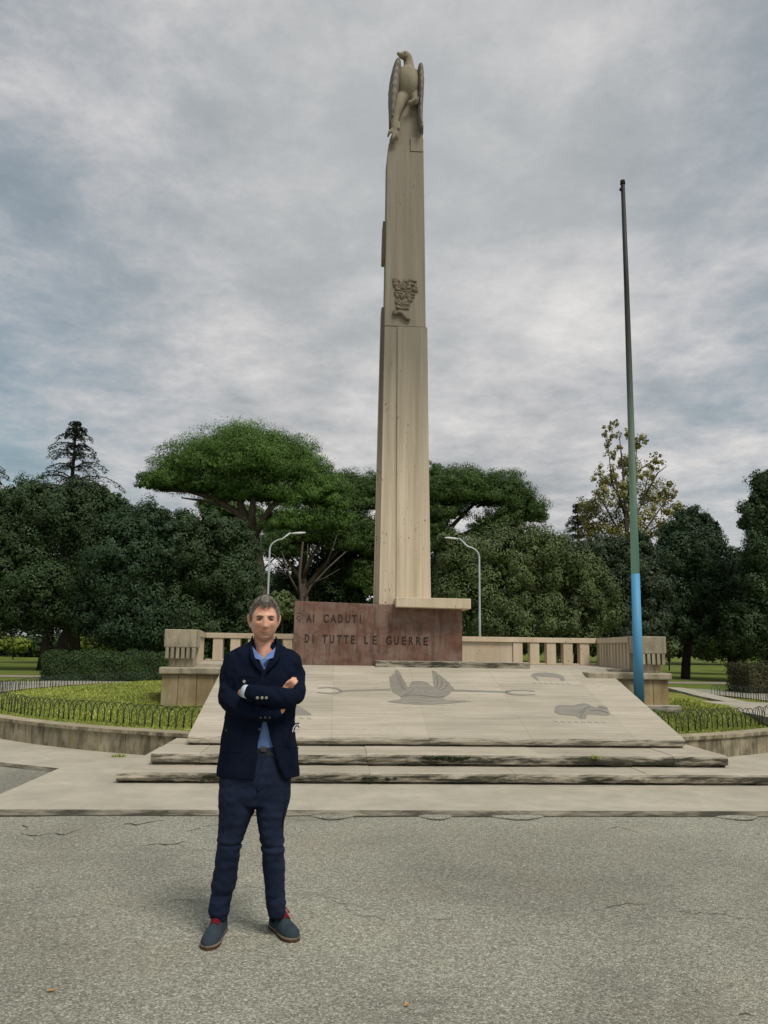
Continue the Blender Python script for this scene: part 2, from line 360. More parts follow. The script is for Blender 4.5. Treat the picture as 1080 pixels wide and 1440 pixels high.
def crown_mesh(name, lobes, n, lsize, aspect=.55, kind='oak', clump=.22, fill=.18, kper=46, shell=(.72, 1.04)):
    """lobes: (cx,cy,cz,rx,ry,rz). leaves gathered in small clumps spread through the shells of the lobes"""
    lob = np.array(lobes, float); area = lob[:, 3]*lob[:, 5]; area = area/area.sum()
    Vs = []
    for (cx, cy, cz, rx, ry, rz), a in zip(lob, area):
        m = max(60, int(n*a)); k = max(10, int(kper*(rx*rz)**.35))
        d = unit(RNG.normal(size=(k, 3)))
        if kind == 'pine': d[:, 2] = np.abs(d[:, 2])*1.0 - .12; d = unit(d)
        rr = RNG.uniform(*shell, k)[:, None]
        if kind != 'pine': rr[::6] *= RNG.uniform(1.06, 1.22, len(rr[::6]))[:, None]
        cc_ = d*rr*np.array([rx, ry, rz]) + np.array([cx, cy, cz])
        cr = clump*min(rx, ry, rz)*RNG.uniform(.6, 1.35, k)
        if kind == 'pine': cr = clump*(rx*ry*rz)**(1/3)*RNG.uniform(.6, 1.3, k)
        idx = RNG.integers(0, k, m)
        off = unit(RNG.normal(size=(m, 3)))*RNG.uniform(.35, 1.05, m)[:, None]**.7
        if kind == 'pine': off[:, 2] *= .62
        Cc = cc_[idx] + off*cr[idx][:, None]
        out = unit(off*1.0 + d[idx]*.45 + RNG.normal(size=(m, 3))*.24 + np.array([0, 0, .15]))
        if kind == 'pine':
            al = unit(off + np.array([0, 0, .5]) + RNG.normal(size=(m, 3))*.35)
            nn_ = unit(off*1.0 + d[idx]*.35 + RNG.normal(size=(m, 3))*.28)
            Vs.append(leaf_quads(Cc, nn_, lsize, lsize*aspect, al))
        else: Vs.append(leaf_quads(Cc, out, lsize, lsize*aspect))
        mf = int(m*fill)
        q = unit(RNG.normal(size=(mf, 3)))*RNG.uniform(.1, .8, mf)[:, None]
        if kind == 'pine': q[:, 2] = np.abs(q[:, 2])*.8 - .05
        Cf = q*np.array([rx, ry, rz]) + np.array([cx, cy, cz])
        Vs.append(leaf_quads(Cf, unit(RNG.normal(size=(mf, 3))), lsize*2.2, lsize*1.7))
    V = np.concatenate(Vs); F = np.arange(len(V)*4).reshape(-1, 4)
    return np_mesh(name, V.reshape(-1, 3), F)
def spl(pts, rad, k=4):
    P_ = [Vector(p) for p in pts]; out = []; ro = []
    for i in range(len(P_)-1):
        a, b, c, d = P_[max(i-1, 0)], P_[i], P_[i+1], P_[min(i+2, len(P_)-1)]
        ra, rb, rc, rd = rad[max(i-1, 0)], rad[i], rad[i+1], rad[min(i+2, len(P_)-1)]
        for j in range(k):
            t = j/k; h = lambda p, q, r, s_: .5*((2*q)+(r-p)*t+(2*p-5*q+4*r-s_)*t*t+(3*q-p-3*r+s_)*t**3)
            out.append(h(a, b, c, d)); ro.append(h(ra, rb, rc, rd))
    return out+[P_[-1]], ro+[rad[-1]]
def jit(pts, a):
    return [Vector(p)+Vector((random.uniform(-a, a), random.uniform(-a, a), random.uniform(-a, a))) for p in pts]
def curve_pts(a, b, sag, n=6, wob=.0):
    a, b = Vector(a), Vector(b); out = []
    for i in range(n+1):
        t = i/n; p = a.lerp(b, t); p.z += sag*4*t*(1-t)
        if 0 < i < n: p += Vector((random.uniform(-wob, wob), random.uniform(-wob, wob), random.uniform(-wob, wob)))
        out.append(p)
    return out
# ------------------------------------------------------------------ ground
AX = 1.28; CY = 19.2; RI = 9.1; RO = 10.45
def grid_disc(r0, r1, na, nr, zf, cx=AX, cy=CY):
    V = []; F = []
    for j in range(nr+1):
        r = r0+(r1-r0)*j/nr
        for i in range(na):
            a = 2*math.pi*i/na; x = cx+r*math.cos(a); y = cy+r*math.sin(a); V.append((x, y, zf(x, y)))
    for j in range(nr):
        for i in range(na):
            k = (i+1) % na; F.append((j*na+i, (j+1)*na+i, (j+1)*na+k, j*na+k))
    return V, F
V = []; F = []
rs_ = [.5, 20, 45, 90, 200, 500, 1200, 2500]
for r_ in rs_:
    for i in range(64): V.append((AX+r_*math.cos(i*math.pi/32), CY+r_*math.sin(i*math.pi/32), -.03))
for j in range(len(rs_)-1):
    for i in range(64): k = (i+1) % 64; F.append((j*64+i, (j+1)*64+i, (j+1)*64+k, j*64+k))
link('park_ground', np_mesh('park_ground', V, F), FARGRASS, kind='structure')
# asphalt: forecourt joined to the ring road round the island
pts = [(-70, -30), (70, -30), (70, 10)]
Rr = 18.0; a0 = math.asin((10-CY)/Rr)
pts += [(AX+Rr*math.cos(a), CY+Rr*math.sin(a)) for a in np.linspace(a0, math.pi-a0, 60)] + [(-70, 10)]
bm = bmesh.new(); bm.faces.new([bm.verts.new((x, y, 0)) for x, y in pts[:3]+[pts[-1]]]); bm.faces.new([bm.verts.new((x, y, 0)) for x, y in pts[3:-1]])
me = bpy.data.meshes.new('asphalt_road'); bm.to_mesh(me); bm.free(); link('asphalt_road', me, ASPH, kind='structure')
# pavement: ring walk + apron in front of the steps
aL, aR = -3.2, 5.76
def ringpt(r, a): return (AX+r*math.cos(a), CY+r*math.sin(a))
yk = lambda x: CY - math.sqrt(RO*RO-(x-AX)**2)
aa = math.atan2(yk(aR)-CY, aR-AX); ab = math.atan2(yk(aL)-CY, aL-AX)
out = [(aL+.16, 7.42), (aR-.16, 7.42), (aR, 8.0)] + [ringpt(RO, a) for a in np.linspace(aa, ab+2*math.pi, 90)] + [(aL, 8.0)]
bm = bmesh.new(); vs = [bm.verts.new((x, y, .05)) for x, y in out]; f = bm.faces.new(vs)
r = bmesh.ops.extrude_face_region(bm, geom=[f]); bmesh.ops.translate(bm, verts=[v for v in r['geom'] if isinstance(v, bmesh.types.BMVert)], vec=(0, 0, -.12))
bmesh.ops.recalc_face_normals(bm, faces=bm.faces[:]); bmesh.ops.triangulate(bm, faces=[f_ for f_ in bm.faces if len(f_.verts) > 4])
me = bpy.data.meshes.new('pavement'); bm.to_mesh(me); bm.free(); pav = link('pavement', me, PAVE, kind='structure')
# lawn island
def sm(t): t = max(0, min(1, t)); return t*t*(3-2*t)
def lawn_z(x, y):
    r = math.hypot(x-AX, y-CY); t = sm((RI-.15-r)/1.7)
    b = math.exp(-(((abs(x-AX)-4.3)/2.0)**2 + ((y-12.9)/2.0)**2))
    return .33+.10*t+.26*b*t + .015*math.sin(x*2.3+y)*math.sin(y*1.9)
V, F = grid_disc(.1, RI-.10, 120, 40, lawn_z); link('island_lawn_ground', np_mesh('island_lawn_ground', V, F), GRASS, smooth=True, kind='structure')
def blades(name, regions, n, m, h=(.018, .050), zf=lawn_z, ok=lambda x, y: True, wd=.009):
    P_ = []
    while len(P_) < n:
        x0, x1, y0, y1 = random.choice(regions); x = random.uniform(x0, x1); y = random.uniform(y0, y1)
        if ok(x, y): P_.append((x, y, zf(x, y)))
    P_ = np.array(P_); k = len(P_); a = RNG.uniform(0, 6.283, k); d = np.stack([np.cos(a), np.sin(a), 0*a], 1)
    hh = RNG.uniform(*h, k)[:, None]; lean = RNG.normal(size=(k, 3))*.45; lean[:, 2] = 1
    ww = wd*(.6+P_[:, 1:2]/16)
    V = np.stack([P_-d*ww, P_+d*ww, P_+lean*hh], 1).reshape(-1, 3)
    o = link(name, np_mesh(name, V, np.arange(k*3).reshape(-1, 3)), m); return o
def onlawn(x, y):
    if math.hypot(x-AX, y-CY) > RI-.2: return False
    return not (abs(x-AX) < 3.9 and y > 12.3 or abs(x-AX) < 3.05 or (abs(x-AX) < 3.5 and y < 10.6))
setp(blades('lawn_grass', [(-6.5, -1.8, 10, 15), (-6.5, -1.8, 10, 13), (-9, -2, 13, 24), (4.5, 10, 10.3, 16), (4.5, 9, 10.3, 13)], 90000, L_LAWN, ok=onlawn),
     'short patchy green grass on the raised round island', 'grass', kind='stuff')
# low kerb wall of the island, laid in curved blocks
wall = thing('island_retaining_wall', (AX-4.9, 11.6, .05), 'low curved stained concrete wall holding up the round lawn beside the steps', 'retaining wall')
nb = 34
for i in range(nb):
    a1 = 2*math.pi*i/nb; a2 = 2*math.pi*(i+1)/nb - .0008
    am = (a1+a2)/2; xm, ym = ringpt(RI, am)
    if abs(xm-AX) < 2.9 and ym < 13: continue
    mb = MB(); n = 5; rings = []
    for k in range(n+1):
        a = a1+(a2-a1)*k/n; c, s_ = math.cos(a), math.sin(a)
        prof = [(RI-.18, .0), (RI+.02, .0), (RI+.015, .30), (RI+.045, .305), (RI+.04, .36), (RI-.19, .365)]
        rings.append([(AX+r_*c, CY+r_*s_, z_) for r_, z_ in prof])
    mb.loft(rings[::-1])
    link('wall_block', mb.mesh('wall_block'), WALLM, wall, bevel=.008)
# low hoop fences: one hoop mesh shared by every hoop
hw = .125; hh = .31; mb = MB()
mb.tube([(-hw, 0, -.05), (-hw, 0, .17)] + [(-hw*math.cos(t), 0, .17+(hh-.17)*math.sin(t)) for t in np.linspace(.25, math.pi-.25, 9)] + [(hw, 0, .17), (hw, 0, -.05)], .0058, 5)
hoop = mb.mesh('hoop'); hoop.materials.append(IRON); hoop.polygons.foreach_set('use_smooth', [True]*len(hoop.polygons))
def hoop_fence(label, a1, a2, r, step=.128):
    x, y = ringpt(r, (a1+a2)/2)
    t = thing('hoop_fence', (x, y, lawn_z(x, y)), label, 'low fence', 'low iron hoop fences edging the lawn')
    n = int(abs(a2-a1)*r/step)
    for i in range(n):
        a = a1+(a2-a1)*i/n; x, y = ringpt(r, a)
        o = bpy.data.objects.new('hoop', hoop); COL.objects.link(o); o.parent = t; o.matrix_parent_inverse = parent_inv(t)
        o.location = (x, y, lawn_z(x, y)+random.uniform(-.012, .008)); o.rotation_euler = (random.gauss(0, .04), random.gauss(0, .03), a+math.pi/2+random.gauss(0, .05))
al = math.atan2(10.75-CY, -1.95-AX); hoop_fence('low dark green hoop fence curving round the left lawn', al+2*math.pi, math.radians(140), RI-.42)
ar = math.atan2(10.75-CY, 4.6-AX); hoop_fence('low dark green hoop fence beside the right end of the steps', ar, math.radians(10), RI-.42)
# pale stone paving strips in the right lawn
for k, (poly, zt, lab) in enumerate([([(964, 985), (1085, 1009), (1130, 1012), (1130, 990), (1050, 987)], .50, 'pale wedge shaped stone strip lying in the right lawn, nearer one'),
                     ([(935, 966), (985, 979), (1050, 992), (1075, 992), (1020, 980), (960, 967)], .47, 'narrow pale stone strip in the right lawn beyond the flagpole')]):
    mb = MB().prism([atz(x, y, zt) for x, y in poly][::-1], (0, 0, -.14)); me = mb.mesh('paving_strip')
    bm = bmesh.new(); bm.from_mesh(me); bmesh.ops.recalc_face_normals(bm, faces=bm.faces[:]); bm.to_mesh(me); bm.free()
    setp(link('paving_strip', me, PAVE, bevel=.01), lab, 'paving strip')
# path beyond, right and left
for nm, poly in (('gravel_path', [(9.5, 36), (40, 38.5), (40, 41), (10.5, 38.2)]), ('grey_path', [(-50, 34.5), (-10, 35.5), (-9, 37.2), (-50, 38.5)])):
    link(nm, MB().add([(x, y, -.015) for x, y in poly], [(0, 1, 2, 3)]).mesh(nm), DIRT, kind='structure')
# ------------------------------------------------------------------ steps
def course(parent, z0, z1, y0, y1, x0, x1, m, cuts, back=.02, nose=.02):
    xs = [x0]+cuts+[x1]
    for a, b in zip(xs[:-1], xs[1:]):
        o = random.uniform(-.006, .006); dz = random.uniform(-.004, .003)
        # rounded nosing that overhangs a recessed foot: dark joint under each tread
        prof = [(y0+.07, z0), (y0+.065, z0+.020), (y0+.006, z0+.026), (y0-.004, z0+.06), (y0, z1-.028), (y0+.012, z1-.008), (y0+.04, z1), (y1, z1), (y1, z0)]
        n = max(4, int((b-a)/.10)); rings = []
        for i in range(n+1):
            x = a+.0015+(b-a-.003)*i/n; jt = [random.uniform(-.005, .005) for _ in prof]
            if random.random() < .06: q = random.uniform(.01, .03)
            else: q = 0
            rings.append([(x, y+o+(jt[k]+(q if k in (2, 3, 4, 5) else 0) if k < 7 else 0), z+dz*(k in (4, 5, 6, 7))+(jt[k]*.4 if 1 < k < 7 else 0)) for k, (y, z) in enumerate(prof)])
        link('step_block', MB().loft(rings).mesh('step_block'), m, parent)
def end_side(x, y0, y1, z0, z1, s, parent, m):
    pass
s1 = thing('stone_step', (AX, 8.76, .05), 'lowest and widest weathered travertine step, on the pavement', 'step')
course(s1, .05, .17, 8.76, 10.9, AX-3.56, AX+3.58, STEP, [-1.02, 1.0-.62, 1.95, 3.4])
s2 = thing('stone_step', (AX, 9.23, .17), 'middle weathered travertine step with a mossy broken patch', 'step')
course(s2, .172, .30, 9.23, 10.88, AX-3.32, AX+3.26, STEP, [-1.50, .36, 2.35, 3.9])
# sloping slab: bottom front edge is the third step
slope = thing('sloping_stone_slab', (AX, 9.95, .30), 'large sloping travertine slab with grey marble emblems in front of the column', 'sloping slab')
SX0, SX1, SY0, SY1 = AX-3.05, AX+3.07, 9.93, 12.84
def slz(y): return .405+.27*(y-9.93)
ys = [SY0, 10.75, 11.4, 12.05, SY1]; xs = [SX0, SX0+.62, -.05, 1.15, 2.42, SX1-.62, SX1]
for j in range(4):
    for i in range(6):
        x0, x1, y0, y1 = xs[i]+.0007, xs[i+1]-.0007, ys[j]+.0005, ys[j+1]-.0005
        dz = random.uniform(-.0008, .0008); sh = random.uniform(-.0, .0)
        if j == 0:
            prof = [(y0+.07, .302), (y0+.065, .320), (y0+.004, .327), (y0-.004, .36), (y0, .385), (y0+.015, .404), (y0+.05, slz(y0+.05)), (y1, slz(y1)), (y1, .302)]
            n = max(3, int((x1-x0)/.12))
            rings = [[(x0+(x1-x0)*q/n, y+(random.uniform(-.005, .005) if k < 6 else 0), z+(dz if k > 5 and k < 8 else 0)) for k, (y, z) in enumerate(prof)] for q in range(n+1)]
            link('slab_panel', MB().loft(rings).mesh('slab_panel'), SLOPE, slope)
        else:
            mb = MB().hexa([(x0, y0, .3), (x1, y0, .3), (x1, y1, .3), (x0, y1, .3), (x0, y0, slz(y0)+dz), (x1, y0, slz(y0)+dz), (x1, y1, slz(y1)+dz), (x0, y1, slz(y1)+dz)])
            link('slab_panel', mb.mesh('slab_panel'), SLOPE, slope)
def on_slope(px, py, up=.004):
    d = ray(px, py); # (0,0,1.5)+t d ; z = .405+.27(y-9.93)
    t = (.405+.27*(0-9.93)-1.5)/(d.z-.27*d.y); p = Vector((0, 0, 1.5))+d*t; p.z += up; return p
def inlay(name, pts, label=None, m=None, up=.004):
    a = [on_slope(x, y, up) for x, y in pts]
    mb = MB().prism(a, (0, 0, -.012)); me = mb.mesh(name)
    bm = bmesh.new(); bm.from_mesh(me); bmesh.ops.recalc_face_normals(bm, faces=bm.faces[:]); bmesh.ops.triangulate(bm, faces=[f for f in bm.faces if len(f.verts) > 4]); bm.to_mesh(me); bm.free()
    return link(name, me, m or INLAY, slope, **({'label': label} if label else {}))
Z8 = lambda pts: [(520+x*.14815, 930+y*.14815) for x, y in pts]
inlay('winged_emblem', Z8([(185,150),(190,200),(200,260),(215,290),(250,312),(285,330),(305,350),(270,368),(215,374),(165,383),(230,395),(340,404),(440,410),(520,412),(600,412),(700,405),(800,400),(880,392),(968,384),(900,372),(800,374),(720,368),(690,352),(730,330),(762,305),(775,285),(800,275),(798,258),(770,232),(755,205),(735,190),(712,168),(690,155),(672,135),(645,122),(625,98),(590,85),(598,150),(605,215),(612,245),(585,235),(548,205),(510,192),(450,188),(400,194),(385,215),(375,248),(352,245),(345,215),(320,175),(300,140),(285,105),(262,82),(240,85),(235,110),(242,128),(215,122),(212,140)]), 'grey winged helmet emblem set in the slope')
def stroke(name, pts, wpx, m=None, up=.004):
    P_ = [Vector((x, y)) for x, y in pts]; l = []; r_ = []
    for i, p in enumerate(P_):
        t = (P_[min(i+1, len(P_)-1)]-P_[max(i-1, 0)]).normalized(); n_ = Vector((-t.y, t.x)); ww = wpx[i] if hasattr(wpx, '__len__') else wpx
        l.append(p+n_*ww/2); r_.append(p-n_*ww/2)
    return inlay(name, [tuple(q) for q in l+r_[::-1]], None, m, up)
stroke('lance_shaft', [(480, 972), (549, 970)], 2.2); stroke('lance_fork', [(480, 972), (474, 968.5), (462, 967), (447, 968)], [3, 2.6, 1.8, 1.3]); stroke('lance_fork', [(481, 973), (474, 975), (463, 975.5), (446, 974)], [3, 2.4, 1.6, 1.2])
stroke('lance_shaft', [(636, 971), (712, 973.5)], [2.6, 2.2]); stroke('lance_fork', [(711, 973), (721, 971.2), (738, 971), (752, 972.5)], [3, 2.2, 1.6, 1.3]); stroke('lance_fork', [(711, 974), (721, 976.8), (738, 977.5), (753, 976.8)], [3, 2.2, 1.8, 1.3])
ENG = mat('engraved_line', (.13, .12, .095), .9, .1); LGT = mat('pale_inlay_line', (.36, .33, .27), .9, .1)
for k in range(6):   # feathers of both wings, helmet rim and folds of the emblem
    stroke('feather_line', Z8([(240+k*9, 110+k*4), (262+k*11, 190+k*8), (300+k*8, 262+k*3)]), .45, ENG if k % 2 else LGT, .007)
    stroke('feather_line', Z8([(606+k*26, 118+k*22), (625+k*19, 190+k*13), (628+k*10, 250+k*5)]), .45, ENG if k % 2 else LGT, .007)
for pl in ([(300, 335), (400, 322), (520, 330), (640, 345), (700, 335)], [(390, 240), (470, 228), (560, 240), (608, 258)], [(330, 365), (450, 352), (560, 372), (680, 362)], [(300, 392), (430, 378), (560, 395), (760, 385)], [(480, 250), (500, 300), (540, 350), (600, 380)], [(420, 262), (380, 300), (330, 320)]):
    stroke('drapery_line', Z8(pl), .5, ENG if len(pl) % 2 else LGT, .007)
Z6 = lambda pts: [(720+x*.14815, 920+y*.14815) for x, y in pts]
inlay('horseshoe_emblem', Z6([(180,200),(200,185),(250,177),(320,175),(400,182),(450,194),(490,212),(502,240),(495,256),(465,256),(458,236),(440,226),(380,220),(300,216),(250,210),(225,214),(240,232),(262,250),(240,250),(205,225)]))
inlay('animal_emblem', Z6([(405,525),(410,500),(440,485),(500,483),(560,488),(600,485),(640,472),(690,466),(730,480),(765,498),(805,505),(830,490),(870,490),(905,505),(915,535),(930,560),(920,582),(860,584),(780,572),(710,572),(700,615),(650,618),(625,600),(600,588),(520,582),(440,570),(405,550)]))
inlay('angular_emblem', [(408, 989), (420, 993), (437, 1004), (438, 1006), (409, 1006)])
# worn, no longer legible engraved letters under the emblems
def scratches(x0, x1, y, dy, n):
    for i in range(n):
        x = x0+(x1-x0)*i/(n-1)
        stroke('engraved_letter', [(x, y+dy*i/(n-1)), (x+1.6, y+1.8+dy*i/(n-1)), (x+4.0, y+1.0+dy*i/(n-1)), (x+5.2, y+2.8+dy*i/(n-1))], .55)
for pl in ([(430, 520), (520, 512), (600, 520), (690, 500)], [(640, 560), (690, 520), (740, 500)], [(650, 600), (672, 560), (700, 530)], [(740, 540), (830, 535), (910, 560)], [(820, 500), (850, 512), (900, 520)]):
    stroke('drapery_line', Z6(pl), .5, ENG if len(pl) % 2 else LGT, .007)
scratches(779, 846, 1013.5, 1.5, 8); scratches(749, 797, 959.5, 1.2, 7); scratches(410, 432, 1009, 0, 3)
# ------------------------------------------------------------------ terrace, side walls, balustrade
ZF = 1.19; HB = 3.93
ter = thing('terrace', (AX, 14, .3), 'raised stone terrace carrying the column and its balustrade', 'terrace')
bx('terrace_floor', SLOPE, ter, AX-3.9, AX+3.9, SY1+.002, 16.0, .3, ZF-.001, 0)
for sgn, side in ((-1, 'left'), (1, 'right')):
    sw = thing('terrace_side_wall', (AX+sgn*3.5, 12.4, .6), f'low {"ochre stained" if sgn<0 else "pale ochre"} stone block wall under the {side} balustrade pier', 'stone wall')
    X = lambda h: AX+sgn*h
    def bb(name, m, h0, h1, y0, y1, z0, z1, bevel=.008):
        a, b = sorted((X(h0), X(h1))); return bx(name, m, sw, a, b, y0, y1, z0, z1, bevel)
    hs = [2.6, 2.88, 3.14, 3.40, 3.68, HB]
    for a, b in zip(hs[:-1], hs[1:]): bb('wall_block', BASEM, a+.003, b-.003, 12.40+random.uniform(-.004, .004), 12.65, .2, 1.035, .006)
    yy = [12.655, 13.3, 14.0, 14.7, 15.4, 16.0]
    for a, b in zip(yy[:-1], yy[1:]): bb('wall_block', BASEM, HB-.25, HB+random.uniform(-.004, .004), a+.003, b-.003, .2, 1.035, .006)
    bb('coping_stone', PIERM, 2.62, HB+.04, 12.345, 13.0, 1.038, 1.145, .022)
    bb('coping_stone', PIERM, 3.55, HB+.04, 13.004, 16.03, 1.038, 1.145, .022)
    if sgn > 0: bb('foot_slab', PAVE, 3.3, HB+.13, 12.25, 12.41, .50, .655, .01)
bal = thing('stone_balustrade', (AX, 15.5, ZF), 'cream travertine balustrade with square bars running round three sides of the terrace', 'balustrade')
def bq(name, m, p, bevel=.006): return link(name, MB().hexa(p).mesh(name), m, bal, bevel=bevel)
YB = 15.45
for sgn in (-1, 1):
    X = lambda h: AX+sgn*h
    def wx(h0, h1, y0, y1, z0, z1, name, m=TRAV, bev=.006, par=bal):
        a, b = sorted((X(h0), X(h1))); return bx(name, m, par, a, b, y0, y1, z0, z1, bev)
    # end pier: recessed foot, toothed middle, solid head
    wx(3.50, 3.86, 12.50, 12.80, 1.147, 1.30, 'pier_foot', PIERM)
    wx(3.52, 3.90, 12.50, 12.80, 1.302, 1.44, 'pier_core', PIERM)
    for k in range(6):
        h = 3.455+k*.0795; wx(h, h+.050, 12.42, 12.498, 1.275, 1.438, 'pier_tooth', PIERM, .003)
    wx(3.45, 3.93, 12.42, 12.83, 1.44, 1.715, 'pier_head', PIERM, .012)
    # side run splays slightly outwards towards the back
    hn, hf, yn, yf = 3.47, 3.82, 12.832, YB
    def hx(y): return hn+(hf-hn)*(y-yn)/(yf-yn)
    def quadbox(y0, y1, t0, t1, z0, z1, name, bev=.005):
        p = [(X(hx(y0)-t0), y0), (X(hx(y0)+t1), y0), (X(hx(y1)+t1), y1), (X(hx(y1)-t0), y1)]
        if sgn < 0: p = p[::-1]
        bq(name, TRAV, [(x, y, z0) for x, y in p]+[(x, y, z1) for x, y in p], bev)
    quadbox(yn, yf+.22, .02, .24, 1.615, 1.712, 'handrail')
    nbal = 11
    for k in range(nbal):
        y = yn+.02+(yf-.06-yn)*k/(nbal-1); quadbox(y, y+.115, .0, .17, ZF+.001, 1.613, 'baluster', .004)
    # back run
    hb = 2.145; nb_ = 5; pitch = (3.80-hb)/nb_
    for k in range(nb_):
        h = hb+pitch*k; wx(h, h+.185, YB, YB+.20, ZF+.001, 1.613, 'baluster')
        wx(h+.187, h+pitch-.002, YB+.02, YB+.18, ZF+.001, ZF+.028, 'sill')
    wx(0.002, 3.79, YB-.02, YB+.22, 1.615, 1.712, 'handrail')
bx('parapet_panel', TRAV, bal, AX-2.14, AX+2.14, YB+.03, YB+.17, ZF+.001, 1.613)
# ------------------------------------------------------------------ inscription block
YS = 12.95
A_, B_, C_, D_ = at(413, 845, YS), at(650, 855, YS), at(650, 930, YS), at(413, 928, YS)
zb = ZF+.001
SLABX0, SLABX1 = (A_.x+D_.x)/2, B_.x
slab = thing('inscription_block', ((SLABX0+SLABX1)/2, YS+.25, zb), 'dark red stone block with the inscription to the fallen at the foot of the column', 'inscribed stone')
sb = link('block', MB().hexa([(SLABX0, YS, zb), (SLABX1, YS, zb), (SLABX1, YS+.5, zb), (SLABX0, YS+.5, zb), (SLABX0, YS, A_.z), (SLABX1, YS, B_.z+.01), (SLABX1, YS+.5, B_.z+.01), (SLABX0, YS+.5, A_.z)]).mesh('block'), RED, slab, bevel=.006)
def letter(ch, cx, cyb, hpx, wpx):
    cu = bpy.data.curves.new('letter', 'FONT'); cu.body = ch; cu.size = 1; cu.extrude = .5; cu.offset = .028
    o = bpy.data.objects.new('tmp', cu); COL.objects.link(o); bpy.context.view_layer.update()
    me = bpy.data.meshes.new_from_object(o.evaluated_get(bpy.context.evaluated_depsgraph_get())); bpy.data.objects.remove(o)
    n = len(me.vertices); co = np.zeros(n*3); me.vertices.foreach_get('co', co); co = co.reshape(-1, 3)
    mn, mx = co.min(0), co.max(0)
    p0 = at(cx-wpx/2, cyb, YS); p1 = at(cx+wpx/2, cyb-hpx, YS)
    q = (co-mn)/(mx-mn)
    out = np.stack([p0.x+q[:, 0]*(p1.x-p0.x), np.where(q[:, 2] > .5, YS-.0035, YS+.004), p0.z+q[:, 1]*(p1.z-p0.z)], 1)
    me.vertices.foreach_set('co', out.ravel()); me.update(); me.name = 'letter'
    link('letter', me, LETTER, slab)
kx = .25926
for ch, x, w_ in (('A', 133, 32), ('I', 159, 7), ('C', 226, 31), ('A', 265, 33), ('D', 304, 26), ('U', 344, 26), ('T', 379, 28), ('I', 412, 7)):
    letter(ch, 400+x*kx, 820+213*kx+(x-133)*.0045, 45*kx, w_*kx)
for ch, x, w_ in (('D', 122, 26), ('I', 155, 7), ('T', 219, 28), ('U', 257, 26), ('T', 297, 28), ('T', 335, 28), ('E', 371, 23), ('L', 444, 22), ('E', 489, 23), ('G', 566, 32), ('U', 607, 26), ('E', 648, 23), ('R', 687, 26), ('R', 727, 26), ('E', 766, 24)):
    letter(ch, 400+x*kx, 820+323*kx+(x-122)*.0065, 46*kx, w_*kx)
# faint curled rust-coloured mark left of the first line
mk = MB()
cp = [(66, 165), (80, 160), (97, 168), (98, 185), (86, 200), (84, 212), (76, 196), (66, 190), (72, 178), (86, 178)]
mk.tube([at(400+x*kx, 820+y*kx, YS) for x, y in cp], .006, 6)
link('curled_mark', mk.mesh('curled_mark'), mat('rust_red_mark', (.13, .035, .025), .9, .1), slab)
pl0 = at(528, 930, 12.8); pl1 = at(745, 930, 12.8)
pb = setp(bx('base_ledge', STEP, None, pl0.x, pl1.x, 12.78, 12.945, ZF-.03, ZF+.085, .01), 'long low stone ledge at the foot of the red inscribed block', 'stone ledge')
sh0 = at(557, 848, 12.7); sh1 = at(662, 850, 12.7)
zt = at(600, 841, 12.7).z; zs = at(600, 855, 12.7).z
setp(link('shelf_stone', MB().hexa([(sh0.x, 12.68, zs+.01), (sh1.x, 12.68, zs-.005), (sh1.x, 13.5, zs-.005), (sh0.x, 13.5, zs+.01), (sh0.x, 12.68, zt+.005), (sh1.x, 12.68, zt-.0), (sh1.x, 13.5, zt), (sh0.x, 13.5, zt+.005)]).mesh('shelf_stone'), TRAV, None, bevel=.008),
     'projecting cream stone shelf laid over the red block in front of the column', 'stone shelf')
# ------------------------------------------------------------------ column
colm = thing('memorial_column', (1.05, 13.4, 2.2), 'tall tapering travertine war memorial column with a relief and side fins', 'column')
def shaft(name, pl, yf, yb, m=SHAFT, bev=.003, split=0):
    """pl: list of (y_px, xleft_px, xright_px) from bottom to top at depth yf"""
    rings = []
    for ypx, xl, xr in pl:
        a, b = at(xl, ypx, yf), at(xr, ypx, yf); z = (a.z+b.z)/2
        rings.append([(a.x, yf, z), (b.x, yf, z), (b.x, yb, z), (a.x, yb, z)])
    return link(name, MB().loft(rings).mesh(name), m, colm, bevel=bev)
Yc = 13.14
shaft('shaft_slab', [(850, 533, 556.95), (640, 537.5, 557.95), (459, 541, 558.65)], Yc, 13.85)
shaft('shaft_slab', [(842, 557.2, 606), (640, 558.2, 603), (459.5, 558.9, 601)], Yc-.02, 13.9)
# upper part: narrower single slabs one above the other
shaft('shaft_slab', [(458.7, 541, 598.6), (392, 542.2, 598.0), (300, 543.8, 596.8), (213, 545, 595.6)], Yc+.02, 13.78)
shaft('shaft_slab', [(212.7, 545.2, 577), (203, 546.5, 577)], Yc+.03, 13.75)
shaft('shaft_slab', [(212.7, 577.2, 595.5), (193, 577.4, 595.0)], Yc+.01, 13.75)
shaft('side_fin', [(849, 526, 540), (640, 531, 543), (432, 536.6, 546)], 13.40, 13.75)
shaft('side_fin', [(363, 537.3, 547), (345, 537.5, 547), (311, 538.6, 547)], 13.40, 13.75)
